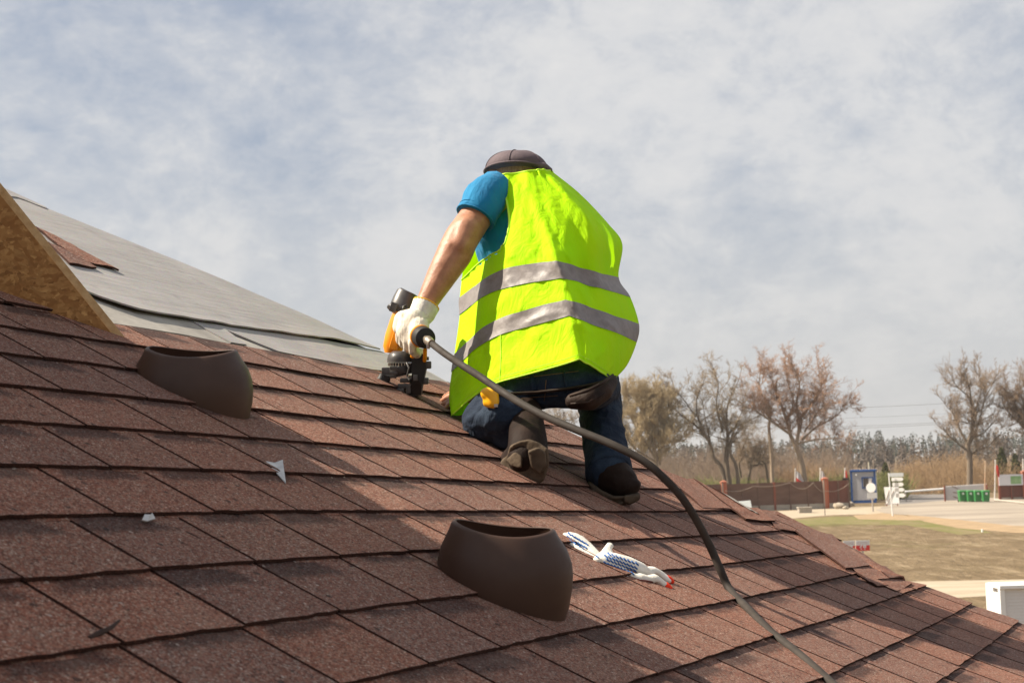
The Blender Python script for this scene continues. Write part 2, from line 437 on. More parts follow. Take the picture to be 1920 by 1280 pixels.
for n, t in enumerate(tabs):
    i, ua, ub, v0, r = t
    vt = v0+(EXPO-.002 if i == 7 else EXPO+.03); a = rs.random()*.5
    tooth = (a, a+rs.uniform(.4, .6)) if rs.random() < .85 else None
    if i == 7: ub += .0019; ua -= .0019
    if n < 290:
        mb = MB(); uvs = tab_mesh(mb, ua, ub, v0+rs.uniform(-.002, .002), vt, seed=n*1.37, tooth=tooth)
        darken(mb.build('shingle', M_SH, roof, smooth=True, uvs=uvs), mb)
    else: restuv += tab_mesh(rest, ua, ub, v0, vt, seed=n*1.37)
if rest.v:
    o = rest.build('shingle_field', M_SH, roof, smooth=True, uvs=restuv); darken(o, rest); tag(o, kind='stuff')

# cap shingles laid along the hip, thrown over each other
def cap_piece(px, h=.016, th=.005, wave=.004, seed=0, curl=0):
    q = [np.array(uvpx(x, y)) for x, y in px]; n = 6; mb = MB(); uvs = []
    for lay in (1, 0):
        for i in range(n+1):
            for j in range(n+1):
                a, b = i/n, j/n
                uv = (1-a)*((1-b)*q[0]+b*q[1])+a*((1-b)*q[3]+b*q[2])
                hh = h+nz(seed+a*2, b*2)*wave+(th if lay else 0)+curl*a*a
                mb.v.append(tuple(S(uv[0], uv[1], hh))); uvs.append((b, .1+.4*a))
    N = (n+1)**2; f = lambda l, i, j: (0 if l else N)+i*(n+1)+j
    for i in range(n):
        for j in range(n):
            mb.f.append((f(1, i, j), f(1, i, j+1), f(1, i+1, j+1), f(1, i+1, j))); mb.f.append((f(0, i, j), f(0, i+1, j), f(0, i+1, j+1), f(0, i, j+1)))
    mb.dark = set()
    for i in range(n):
        mb.dark |= set(range(len(mb.f), len(mb.f)+4))
        mb.f += [(f(0, i, 0), f(1, i, 0), f(1, i+1, 0), f(0, i+1, 0)), (f(0, i, n), f(0, i+1, n), f(1, i+1, n), f(1, i, n)), (f(0, 0, i), f(0, 0, i+1), f(1, 0, i+1), f(1, 0, i)), (f(0, n, i), f(1, n, i), f(1, n, i+1), f(0, n, i+1))]
    o = mb.build('cap_shingle', M_SH, roof, smooth=True, uvs=uvs); darken(o, mb); return o
CAPS = [  # corners: top-left, bottom-left, bottom-right, top-right of each piece
    [(1246, 898), (1313, 960), (1366, 962), (1296, 906)], [(1296, 906), (1372, 962), (1418, 980), (1382, 952)],
    [(1366, 962), (1394, 983), (1448, 988), (1415, 962)], [(1425, 963), (1450, 998), (1542, 1012), (1452, 968)],
    [(1452, 974), (1540, 1010), (1574, 1022), (1505, 994)], [(1486, 1004), (1580, 1076), (1624, 1072), (1554, 1014)], [(1554, 1014), (1624, 1072), (1648, 1068), (1600, 1036)],
    [(1592, 1074), (1620, 1096), (1662, 1094), (1632, 1070)], [(1632, 1070), (1662, 1094), (1688, 1093), (1655, 1072)],
    [(1628, 1094), (1676, 1117), (1706, 1102), (1680, 1092)], [(1612, 1092), (1640, 1108), (1660, 1106), (1636, 1094)]]
for k, px in enumerate(CAPS): cap_piece(px, h=.011+.0025*(k % 3), seed=k*5.3, curl=.005 if k in (3, 5) else .001)
# long strip of cap along the very crest
def strip(pxs, wid, h, name='cap_shingle', m=M_SH, drop=.02):
    """folded strip over the hip: one half on this face, the other down the far side"""
    pts = [np.array(uvpx(x, y)) for x, y in pxs]; pts = catmull(pts, 5); mb = MB(); uvs = []
    for k, q in enumerate(pts):
        hp = hip(q[1]); c = S(hp, q[1], h)
        for a, pnt in enumerate((S(hp-wid, q[1]+.02, h), S(hp-wid*.5, q[1]+.01, h+.003), c+np.array([0, 0, .003]), c+D2*.07-np.array([0, 0, .004]))):
            mb.v.append(tuple(pnt)); mb.v.append(tuple(pnt-CN*.006)); uvs += [(a/3, k*.05)]*2
    for k in range(len(pts)-1):
        for a in range(3):
            p, q = k*8+a*2, (k+1)*8+a*2
            mb.f += [(p, p+2, q+2, q), (p+1, q+1, q+3, p+3)]
        mb.f += [(k*8, k*8+8, k*8+9, k*8+1), (k*8+6, k*8+7, k*8+15, k*8+14)]
    mb.f += [(0, 1, 3, 2), (2, 3, 5, 4), (4, 5, 7, 6)]; e = (len(pts)-1)*8; mb.f += [(e, e+2, e+3, e+1), (e+2, e+4, e+5, e+3), (e+4, e+6, e+7, e+5)]
    return mb.build(name, m, roof, smooth=True, uvs=uvs)
strip([(1160, 856), (1230, 884), (1300, 911), (1400, 958)], .10, .012)
strip([(1436, 972), (1500, 996), (1560, 1023), (1606, 1047)], .13, .020)
strip([(1600, 1043), (1640, 1069), (1690, 1093)], .08, .022)
strip([(1030, 800), (1095, 830), (1165, 858)], .09, .010)
# bare splintered board showing on the hip
cap_piece([(1330, 925), (1400, 968), (1418, 976), (1362, 942)], h=.020, th=.004, seed=77).data.materials[0] = M_PLY

# roofing felt on the upper slope
def sheet(name, lowpx, uL, vtopf, h, m, ripple=.004, liftlow=.006, ends=None, label=None):
    """sheet whose lower edge follows lowpx and which runs up to vtopf(u) or to the hip"""
    lo = sorted([uvpx(x, y) for x, y in lowpx]); lu = [q[0] for q in lo]; lv = [q[1] for q in lo]
    mb = MB(); uvs = []; nu, nv = 60, 44; uR = ends if ends else lu[-1]
    for lay in (1, 0):
        for i in range(nv+1):
            for j in range(nu+1):
                t = i/nv; s = j/nu
                u = lerp(uL, uR, s); vl = pl(u, lu, lv); v = lerp(vl, vtopf(u), t**1.2)
                u = min(u, hip(v)+.010)
                hh = h+liftlow*min(1, max(0, (hip(v)-u)/.2))*math.exp(-(v-vl)/.04)*(.4+.9*abs(nz(u*6, 5)))+ripple*.5*nz(u*2.2, v*9, h*90)+ripple*.4*nz(u*7, v*5, 3)+(0.002 if lay else -.002)
                mb.v.append(tuple(S(u, v, hh))); uvs.append((u, v))
    N = (nu+1)*(nv+1); f = lambda l, i, j: (0 if l else N)+i*(nu+1)+j
    for i in range(nv):
        for j in range(nu): mb.f.append((f(1, i, j), f(1, i, j+1), f(1, i+1, j+1), f(1, i+1, j)))
        mb.f += [(f(0, i, 0), f(1, i, 0), f(1, i+1, 0), f(0, i+1, 0)), (f(0, i, nu), f(0, i+1, nu), f(1, i+1, nu), f(1, i, nu))]
    for j in range(nu): mb.f.append((f(0, 0, j), f(0, 0, j+1), f(1, 0, j+1), f(1, 0, j)))
    return mb.build(name, m, roof, smooth=True, uvs=uvs)
sheet('felt_sheet', [(-60, 470), (160, 559), (250, 590), (383, 610), (520, 629), (640, 646), (700, 658)], -.75, lambda u: 3.0, .010, M_FELT, ends=2.0)
sheet('felt_sheet', [(-40, 372), (30, 378), (80, 394), (90, 402)], -.2, lambda u: 3.05, .0125, M_FELT, ends=1.0, liftlow=.004)
a2 = [(392, 612), (461, 652), (520, 664), (650, 690), (760, 706), (850, 727)]
sheet('felt_sheet', a2, uvpx(461, 652)[0]-.07, lambda u: 1.06, .004, M_FELT, ends=2.0, liftlow=.004)
sheet('bare_board', [(150, 600), (207, 607), (330, 628), (475, 655)], -.75, lambda u: 1.12, .0015, M_PLY, ends=uvpx(465, 655)[0]+.16, liftlow=.0)
# stray shingles beside the dormer
for px in ([(60, 436), (108, 474), (142, 478), (95, 452)], [(85, 466), (125, 506), (176, 514), (130, 486)], [(100, 470), (150, 500), (218, 518), (140, 477)]):
    cap_piece(px, h=.014, seed=px[0][0])

# ---------------------------------------------------------------- dormer: strand board gable at the left
tip = S(*uvpx(228, 642), -.005); B1 = S(*uvpx(0, 556), .004); T1 = at(-4, 362, proj(B1)[2])
Bd, Td = B1-tip, T1-tip
apex = tip+Td*9.0; B2 = tip+Bd*14.0  # unseen top and left end, enlarged to shade the left slope
TH = np.array([.0125, .004, .0065])
mb = MB(); mb.prism([tip-np.array([0, 0, .02]), apex, apex+(B2-tip)*np.array([.6, .6, 0]), B2-np.array([0, 0, .05])], TH*.85)
dorm = mb.build('dormer', M_OSB, house)
mb = MB(); e0, e1 = tip+TH*.85, apex+TH*.85
nrm = np.cross(Td, TH); nrm /= np.linalg.norm(nrm)
mb.prism([tip+TH*-.05, apex+TH*-.05, apex+TH, tip+TH], np.array([.0012, -.001, .0016])); mb.build('board_edge', M_OSBE, dorm)
mb = MB(); back = UPH*2.6  # unseen body behind the board, added to cast its shadow
f0 = [tip+UPH*.03-np.array([0, 0, .05]), apex+UPH*.03-np.array([0, 0, .03]), apex+(B2-tip)*np.array([.6, .6, 0])+UPH*.03, B2+UPH*.03-np.array([0, 0, .3])]
mb.prism(f0, back); mb.build('dormer_roof', M_FELT, dorm, uvs=[(0, 0)]*8)

# ---------------------------------------------------------------- roof vents
M_VENT = mat('brown_plastic', rough=.44, spec=.32, fn=lambda nt, b: (
    nt.put(b.inputs['Base Color'], nt.mix(nt.rng(nt.noise(nt.coord(), 9, 4), .3, .75), (.044, .0205, .0122), (.064, .032, .020))),
    nt.put(b.inputs['Roughness'], nt.rng(nt.noise(nt.coord(), 22, 4), .3, .7, .42, .60)),
    nt.put(b.inputs['Normal'], nt.bump(nt.noise(nt.coord(), 500, 2), .12, .001))))
M_DARK = mat('gap_shade_black', (.008, .006, .005), .95)
def vent(cx, cy, d, rt, rm, tilt, lean, sad, label, foot):
    c = at(cx, cy, d); t = thing('roof_vent', S(*uvpx(*foot)), label, 'roof vent', 'brown roof vents')
    ax = np.array([RT[0], RT[1], 0]); ax /= np.linalg.norm(ax); ay = np.array([-ax[1], ax[0], 0]); N = 64
    prof = [(0, rt*.965), (.003, rt*.995), (.010, rt*1.03), (.035, lerp(rt, rm, .68)), (.058, lerp(rt, rm, .95)), (.078, rm), (.10, rm*.985), (.13, rm*.93), (.155, rm*.85), (.19, rm*.74), (.24, rm*.58)]
    def ring(dz, r, off=0.):
        out = []
        for k in range(N):
            a = 2*math.pi*k/N
            rim = sad*math.cos(2*a)-tilt*math.cos(a)+lean*math.sin(a)
            fall = max(0, 1-dz/.10)
            out.append(c+ax*math.cos(a)*(r+off)+ay*math.sin(a)*(r+off)*.84+np.array([0, 0, rim*fall-dz]))
        return out
    mb = MB()
    rings = [ring(dz, r, -.006) for dz, r in reversed(prof)]+[ring(-.0015, rt*.955, -.003)]+[ring(dz, r) for dz, r in prof]
    mb.loft(rings, True, False); mb.build('cowl', M_VENT, t, smooth=True)
    # shadow gap under the cowl, drawn as a near-black ring
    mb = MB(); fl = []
    for k in range(N):      # ring that follows the roof, its black colour standing for shade
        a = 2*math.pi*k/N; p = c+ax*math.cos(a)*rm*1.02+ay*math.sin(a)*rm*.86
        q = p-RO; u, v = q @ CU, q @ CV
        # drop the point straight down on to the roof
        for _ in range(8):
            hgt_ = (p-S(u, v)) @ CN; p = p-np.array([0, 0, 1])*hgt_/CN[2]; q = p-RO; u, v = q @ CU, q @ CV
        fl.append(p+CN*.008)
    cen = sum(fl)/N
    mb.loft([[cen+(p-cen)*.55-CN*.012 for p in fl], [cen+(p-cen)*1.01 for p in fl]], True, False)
    mb.build('foot_shade', M_DARK, t, smooth=True)
    return t
vent(944, 990, 2.53, .0860, .1115, .0098, .006, .0054, 'wide brown plastic roof vent nearest the camera, beside the dropped work gloves', (930, 1130))
vent(359, 659, 2.97, .0890, .1165, .006, .011, .0053, 'brown plastic roof vent farther up the slope, below the tip of the wooden dormer', (380, 760))
# ================================================================== the worker and his tools
from mathutils.bvhtree import BVHTree
def organic(name, chains, m, parent=None, voxel=.006, smooth=6, extra=None, factor=.5):
    """one continuous surface grown round chains of (point, radius)"""
    mb = extra or MB()
    for ch in chains:
        for (p, r), (q, s) in zip(ch, ch[1:]):
            p, q = np.asarray(p, float), np.asarray(q, float); d = q-p; L = np.linalg.norm(d)
            t = d/(L+1e-9); a = np.array([0, 0, 1.]) if abs(t[2]) < .9 else np.array([1., 0, 0]); x = np.cross(a, t); x /= np.linalg.norm(x); y = np.cross(t, x)
            prof = [(-math.cos(k*math.pi/10)*r, math.sin(k*math.pi/10)*r) for k in range(1, 5)]+[(lerp(0, L, k/4), lerp(r, s, k/4)) for k in range(5)]+[(L+math.sin(k*math.pi/10)*s, math.cos(k*math.pi/10)*s) for k in range(1, 5)]
            mb.loft([[p+t*h+(x*math.cos(b)+y*math.sin(b))*rr for b in (2*math.pi*j/14 for j in range(14))] for h, rr in prof])
        if len(ch) == 1: mb.ball(ch[0][0], ch[0][1])
    o = mb.build(name, m, parent)
    md = o.modifiers.new('r', 'REMESH'); md.mode = 'VOXEL'; md.voxel_size = voxel; md.adaptivity = 0
    ms = o.modifiers.new('s', 'SMOOTH'); ms.factor = factor; ms.iterations = smooth
    dg = bpy.context.evaluated_depsgraph_get(); dg.update()
    me = bpy.data.meshes.new_from_object(o.evaluated_get(dg)); old = o.data
    o.modifiers.clear(); o.data = me; bpy.data.meshes.remove(old); me.name = name
    for p in me.polygons: p.use_smooth = True
    return o
def wrinkle(o, amp, scale, stretch=(1, 1, 1), seed=0, ridged=True):
    """press folds into cloth: ridged noise along the surface normal"""
    me = o.data; ns = [v.normal.copy() for v in me.vertices]; w0 = WL[o.name]
    for v, n_ in zip(me.vertices, ns):
        q = v.co+w0; a = mnoise.noise(Vector((q.x*scale*stretch[0]+seed, q.y*scale*stretch[1], q.z*scale*stretch[2]))); b = mnoise.noise(Vector((q.x*scale*2.3*stretch[0]-seed, q.y*scale*2.3, q.z*scale*2.3*stretch[2])))
        f = ((1-2*abs(a))*.7+(1-2*abs(b))*.3-.45) if ridged else a*.7+b*.3
        v.co += n_*(amp*f)
    me.update()
def A(x, y, d, r): return (at(x, y, d), r)
def onroof(x, y, h=0.): return S(*uvpx(x, y), h)

def skin_fn(nt, b):
    v = nt.coord(); f = nt.noise(v, 26, 5, .6)
    col = nt.mix(nt.rng(f, .3, .7), (.30, .125, .066), (.47, .225, .130))
    col = nt.mix(nt.rng(nt.noise(nt.scale(v, (1, 1, 1)), 240, 3, .7), .55, .75, 0, .4), col, (.19, .085, .05))
    nt.put(b.inputs['Base Color'], col); b.inputs['Subsurface Weight'].default_value = .12; b.inputs['Subsurface Radius'].default_value = (.01, .004, .002)
    nt.put(b.inputs['Normal'], nt.bump(nt.math('ADD', nt.noise(v, 60, 3), nt.math('MULTIPLY', nt.noise(v, 300, 2), .4)), .3, .004))
M_SKIN = mat('skin', rough=.5, fn=skin_fn, spec=.4)
def cloth_fn(c0, c1, wr=14, st=.5, stretch=(1, 1, .35), weave=700):
    def fn(nt, b):
        v = nt.coord(); f = nt.noise(v, wr*.7, 4, .6)
        nt.put(b.inputs['Base Color'], nt.mix(nt.rng(f, .3, .7), c0, c1))
        h = nt.math('ADD', nt.noise(nt.scale(v, stretch), wr, 3, .55, .6), nt.math('MULTIPLY', nt.noise(v, weave, 2), .06))
        nt.put(b.inputs['Normal'], nt.bump(h, st, .02))
    return fn
M_VEST = mat('fluorescent_fabric', rough=.75, spec=.15, trans=.30, fn=lambda nt, b: (nt.put(b.inputs['Base Color'], nt.mix(nt.rng(nt.noise(nt.coord(), 14, 6, .7), .60, .78, 0, .30), nt.mix(nt.rng(nt.noise(nt.coord(), 8, 4), .3, .7), (.50, 1.0, .001), (.60, 1.0, .002)), (.38, .58, .015))), nt.put(b.inputs['Normal'], nt.bump(nt.math('ADD', nt.noise(nt.scale(nt.coord(), (1, 1, .45)), 26, 4, .6, 1.0), nt.math('MULTIPLY', nt.noise(nt.coord(), 700, 2), .05)), .55, .014))))
M_STRIPE = mat('reflective_tape', rough=.5, spec=.45, fn=lambda nt, b: (
    nt.put(b.inputs['Base Color'], nt.mix(nt.rng(nt.noise(nt.coord(), 30, 5, .7), .35, .72), (.165, .142, .134), (.25, .22, .208))),
    nt.put(b.inputs['Normal'], nt.bump(nt.noise(nt.coord(), 30, 4), .18, .012))))
M_BIND = mat('vest_binding', (.62, .95, .05), .6, trans=.15)
M_SHIRT = mat('blue_jersey', rough=.85, sheen=.1, fn=cloth_fn((.002, .135, .30), (.004, .20, .40), 18, .55))
M_JEAN = mat('dark_denim', rough=.9, fn=lambda nt, b: (
    nt.put(b.inputs['Base Color'], nt.mix(nt.rng(nt.noise(nt.coord(), 9, 5, .65), .45, .75), nt.mix(nt.rng(nt.noise(nt.coord(), 500, 2), .3, .7), (.004, .0095, .022), (.011, .023, .048)), (.030, .050, .080))),
    nt.put(b.inputs['Normal'], nt.bump(nt.noise(nt.scale(nt.coord(), (1, 1, .7)), 22, 4, .6, .8), .7, .02))))
M_BOOT = mat('brown_leather_boot', rough=.7, spec=.12, fn=vary((.010, .0055, .004), (.026, .015, .011), 18, bump=.4))
M_SOLE = mat('dusty_boot_sole', rough=.9, spec=.1, fn=vary((.040, .028, .019), (.13, .097, .068), 16, bump=.7, bscale=90))
M_LEATHER = mat('belt_leather', rough=.65, spec=.15, fn=vary((.016, .009, .007), (.045, .027, .019), 20, bump=.4))
M_CAP = mat('taupe_cap_cloth', rough=.85, fn=cloth_fn((.095, .070, .078), (.145, .112, .120), 20, .25))
M_HAIR = mat('short_hair', rough=.7, fn=vary((.27, .15, .085), (.50, .32, .20), 300, bump=.5, stretch=(1, 1, .3)))
M_GLOVE = mat('knit_glove', rough=.95, sheen=.2, fn=lambda nt, b: (
    nt.put(b.inputs['Base Color'], nt.mix(nt.rng(nt.noise(nt.coord(), 30, 5, .65), .52, .68, 0, .8), (.72, .66, .54), (.20, .135, .085))),
    nt.put(b.inputs['Normal'], nt.bump(nt.noise(nt.scale(nt.coord(), (1, 1, .4)), 160, 3), .5, .005))))
M_GLOVE2 = mat('clean_knit_glove', rough=.95, sheen=.2, fn=vary((.80, .77, .70), (.66, .60, .50), 40, bump=.5, bscale=300))
M_ORANGE = mat('orange_plastic', rough=.42, spec=.45, fn=vary((.85, .30, .004), (.72, .24, .003), 12))
M_GUN = mat('dark_grey_metal', rough=.42, spec=.5, metal=.15, fn=vary((.045, .041, .040), (.085, .078, .074), 25))
M_BLACK = mat('black_rubber', rough=.55, fn=vary((.010, .009, .008), (.026, .022, .020), 20))
M_BRASS = mat('worn_brass', (.45, .38, .30), .35, metal=.85)
M_STEEL = mat('worn_steel', (.42, .40, .38), .4, metal=.8)
M_HOSE = mat('rubber_hose', rough=.7, spec=.15, fn=lambda nt, b: (
    nt.put(b.inputs['Base Color'], nt.mix(nt.rng(nt.noise(nt.coord(), 13, 5, .65), .35, .7), (.034, .028, .024), (.062, .052, .044))),
    nt.put(b.inputs['Roughness'], nt.rng(nt.noise(nt.coord(), 30, 3), .3, .7, .62, .8))))
M_YEL = mat('yellow_plastic', (.85, .42, .006), .4, spec=.45)
M_REDT = mat('red_knit_edge', (.80, .045, .012), .9)
M_BLUEP = mat('blue_grip_dots', rough=.6, fn=vary((.008, .075, .27), (.02, .12, .36), 60))
M_THREAD = mat('seam_thread', (.16, .085, .035), .8)

person = thing('person', onroof(1060, 900), 'person in yellow safety vest, blue shirt, jeans and cap kneeling to nail shingles', 'person')
# ---- body: head, trunk, arms, legs in one skin
kneeC = S(*uvpx(893, 826), .062); rfoot = onroof(1150, 938)
kR = at(1122, 738, 4.38)
handR = onroof(846, 772, .03)
bc = [[A(974, 334, 4.50, .070), A(980, 350, 4.47, .062), A(1000, 385, 4.44, .050), A(1015, 440, 4.40, .09), A(1035, 540, 4.31, .10), A(1052, 640, 4.20, .085), A(1055, 716, 4.09, .045)],
      [A(1000, 385, 4.42, .06), A(925, 372, 4.34, .055), A(893, 405, 4.28, .0455), A(866, 446, 4.24, .0485), A(853, 474, 4.22, .0495), A(838, 500, 4.205, .0445), A(820, 532, 4.19, .0375), A(803, 562, 4.175, .0300), A(793, 582, 4.165, .0285), A(778, 605, 4.16, .026)],
      [A(846, 468, 4.20, .030), A(838, 478, 4.19, .020)], [A(876, 428, 4.23, .036), A(862, 462, 4.20, .030)],
      [A(1005, 395, 4.46, .05), A(1075, 415, 4.49, .045), A(1070, 520, 4.66, .042), A(960, 690, 4.50, .034), (handR+np.array([.06, .03, .02]), .024), (handR+np.array([.03, .01, .005]), .024)],
      [A(1090, 722, 4.10, .04), (kR, .050), A(1140, 830, 4.2, .045), A(1150, 890, 4.06, .042), A(1130, 905, 4.08, .035)],
      [A(1000, 738, 4.12, .034), (kneeC, .044), A(985, 800, 3.95, .045), A(990, 850, 3.76, .04), A(965, 870, 3.84, .035)]]
for k, (dx, dy, dl) in enumerate([(-17, -13, .9), (-21, -6, 1), (-20, 2, .95), (-15, 8, .8)]):      # right-hand fingers on the roof
    b0 = handR+np.array([.02, .0, .004])+RT*(-.002)+UP*(-dy*.0011)
    e = onroof(846+dx, 772+dy-8, .011); mid = (b0+e)/2+np.array([0, 0, .012])
    bc.append([(b0, .0105), (mid, .0100), (e, .0082)])
body = organic('body', bc, M_SKIN, person, voxel=.0055, smooth=5); wrinkle(body, .0022, 22, (1, 1, .6), 2, False)
# face on the far side, ears and hair at the nape
hx = np.array([1., .1, 0]); hx /= np.linalg.norm(hx); hf = np.array([-.25, .80, -.55]); hf /= np.linalg.norm(hf); hup = np.cross(hx, hf); hx = np.cross(hf, hup)
hc = at(973, 328, 4.49)
organic('ear', [[(hc-hx*.078-hup*.005-hf*.005, .014), (hc-hx*.080+hup*.018-hf*.012, .013)]], M_SKIN, person, voxel=.004, smooth=3)
organic('ear', [[(hc+hx*.078-hup*.005-hf*.005, .014), (hc+hx*.080+hup*.018-hf*.012, .013)]], M_SKIN, person, voxel=.004, smooth=3)
organic('nose', [[(hc+hf*.085+hup*.005, .010), (hc+hf*.100-hup*.020, .014)]], M_SKIN, person, voxel=.004, smooth=2)
mb = MB(); mb.ball(at(972, 330, 4.485), (.074, .080, .070), (hx, hf, hup), 24, 14); mb.build('hair', M_HAIR, person, smooth='all')
# ---- cap: panelled crown, rim, strap and peak
mb = MB(); cx_, cf_, cu_ = hx, hf*.86+hup*.5, None
cu_ = np.array([0.06, -.22, 1.]); cu_ /= np.linalg.norm(cu_); cx_ = np.array([1., 0, -.02]); cf_ = np.cross(cu_, cx_); cf_ /= np.linalg.norm(cf_); cx_ = np.cross(cf_, cu_)
cc = at(969, 325, 4.485)
rings = []
NA = 48
for i in range(11):
    t = i/10; el = t*math.pi/2
    rings.append([cc+cx_*.0935*math.cos(a)*math.cos(el)**.85+cf_*.108*math.sin(a)*math.cos(el)**.85+cu_*(.064*math.sin(el)-.034*math.sin(a)*(1-t)) for a in (2*math.pi*k/NA for k in range(NA))])
mb.loft(rings, True, True); cap = mb.build('cap', M_CAP, person, smooth='all')
mb = MB()
for a0 in (0.25, 1.3, 2.35, 3.4, 4.45, 5.5):
    mb.tube([cc+cx_*.0945*math.cos(a0)*math.cos(e)**.85+cf_*.109*math.sin(a0)*math.cos(e)**.85+cu_*(.065*math.sin(e)-.034*math.sin(a0)*(1-e/1.57)) for e in np.linspace(.05, 1.5, 12)], .0011, 5)
mb.build('cap_seam', M_CAP, cap, smooth='all')
mb = MB(); mb.tube([cc+cx_*.0945*math.cos(a)+cf_*.109*math.sin(a)+cu_*(.002-.034*math.sin(a)) for a in np.linspace(0, 2*math.pi, 40)], .0035, 6); mb.build('cap_rim', M_CAP, cap, smooth='all')
mb = MB(); rr = [[], []]
for a in np.linspace(math.radians(35), math.radians(145), 20):
    k = math.sin((a-math.radians(35))/math.radians(110)*math.pi)**.5
    p = cc+cx_*.094*math.cos(a)+cf_*.108*math.sin(a)-cu_*.032; q = p+cf_*.07*k-cu_*.025*k
    rr[0].append(p); rr[1].append(q)
mb.add(rr[0]+rr[1]+[p-cu_*.004 for p in rr[0]+rr[1]], [(i, i+1, 21+i, 20+i) for i in range(19)]+[(40+i, 60+i, 61+i, 41+i) for i in range(19)]+[(20+i, 21+i, 61+i, 60+i) for i in range(19)]); mb.build('peak', M_CAP, cap)
organic('strap', [[A(1002, 308, 4.40, .008), A(1020, 312, 4.41, .011), A(1032, 319, 4.43, .007)]], M_CAP, cap, voxel=.003, smooth=2)
# ---- shirt
sh = [[A(920, 370, 4.34, .056), A(960, 386, 4.39, .070), A(1030, 396, 4.44, .075), A(1075, 412, 4.48, .052)],
      [A(962, 420, 4.38, .085), A(1005, 480, 4.36, .125), A(1035, 560, 4.29, .125), A(1050, 640, 4.18, .115)],
      [A(930, 420, 4.36, .070), A(948, 490, 4.39, .078), A(1000, 600, 4.27, .10)], [A(1075, 415, 4.49, .052), A(1075, 455, 4.56, .050)]]
shirt = organic('shirt', sh, M_SHIRT, person, voxel=.006, smooth=6); wrinkle(shirt, .006, 14, (1, 1, .6), 9)
mb = MB()
sl = catmull([at(934, 350, 4.35), at(914, 368, 4.315), at(902, 388, 4.29), at(891.5, 407, 4.275)], 4); rd = np.interp(np.linspace(0, 1, len(sl)), [0, .4, .8, 1], [.050, .0600, .0575, .0560])
rings = []
for i, p in enumerate(sl):
    t = sl[min(i+1, len(sl)-1)]-sl[max(i-1, 0)]; t = t/np.linalg.norm(t); x = np.cross(t, FW); x /= np.linalg.norm(x); y = np.cross(t, x)
    rings.append([p+(x*math.cos(a)*(1+.05*nz(a*1.1, i*.5))+y*math.sin(a))*rd[i]*(1+.03*nz(math.cos(a)*2, math.sin(a)*2, i*.35)) for a in (2*math.pi*k/28 for k in range(28))])
rings.append([rings[-1][k]*.5+(sum(rings[-1])/28)*.5 for k in range(28)])
mb.loft(rings, True, False); slv = mb.build('sleeve', M_SHIRT, shirt, smooth='all'); wrinkle(slv, .004, 16, (1, 1, 1), 5)
mb = MB(); ring = rings[-2]; mb.tube(ring+[ring[0], ring[1]], .0028, 6, False); tdir = sl[-1]-sl[-3]; tdir /= np.linalg.norm(tdir)
mb.tube([p-tdir*.016+(p-sl[-1])*.01 for p in ring+ring[:2]], .0012, 5, False); mb.build('cuff_seam', M_SHIRT, slv, smooth='all')

# ---- vest: rows from neck to hem, columns from the left side over the back to the right side and round the front
ROWS = [  # L, LM, M, MR, R as (x, y, depth)
    [(922, 333, 4.44), (938, 329, 4.35), (998, 321, 4.335), (1018, 319, 4.36), (1036, 322, 4.45)],
    [(912, 372, 4.46), (949, 370, 4.300), (1007, 364, 4.255), (1050, 352, 4.30), (1088, 364, 4.44)],
    [(895, 420, 4.46), (955, 422, 4.235), (1020, 412, 4.185), (1090, 400, 4.23), (1141, 420, 4.42)],
    [(874, 470, 4.44), (944, 470, 4.200), (1032, 453, 4.125), (1108, 448, 4.19), (1167, 458, 4.39)],
    [(862, 558, 4.38), (937, 508, 4.180), (1042, 488, 4.080), (1106, 507, 4.15), (1160, 520, 4.33)],
    [(862, 590, 4.35), (927, 546, 4.165), (1050, 521, 4.060), (1115, 537, 4.13), (1182, 557, 4.31)],
    [(852, 664, 4.28), (926, 602, 4.130), (1060, 561, 4.020), (1130, 584, 4.09), (1198, 607, 4.26)],
    [(847, 697, 4.24), (922, 634, 4.115), (1067, 592, 3.995), (1137, 617, 4.06), (1194, 641, 4.23)],
    [(842, 742, 4.19), (921, 682, 4.085), (1077, 634, 3.955), (1132, 660, 4.01), (1176, 684, 4.15)],
    [(846, 779, 4.13), (918, 725, 4.050), (1086, 673, 3.915), (1118, 691, 3.96), (1150, 713, 4.06)]]
SUBC, SUBR = 14, 10
def vest_cols(row):
    P = [at(*q) for q in row]; l = catmull(P[:3], SUBC); r = catmull(P[2:], SUBC)
    back = l+r[1:]
    Rp, Lp = P[4], P[0]
    fr = catmull([Rp, Rp+FW*.10-RT*.03, lerp(Rp, Lp, .33)+FW*.22, lerp(Rp, Lp, .70)+FW*.20, Lp+FW*.06+RT*.02, Lp], 3)[1:-1]
    return back, fr
colrows = []
ctrl = [[np.array(q) for q in row] for row in ROWS]
fine = []
for c in range(5): fine.append(catmull([row[c] for row in ctrl], SUBR))
NR = len(fine[0]); NBK = 2*2*SUBC+1
grid = []; rowpar = []
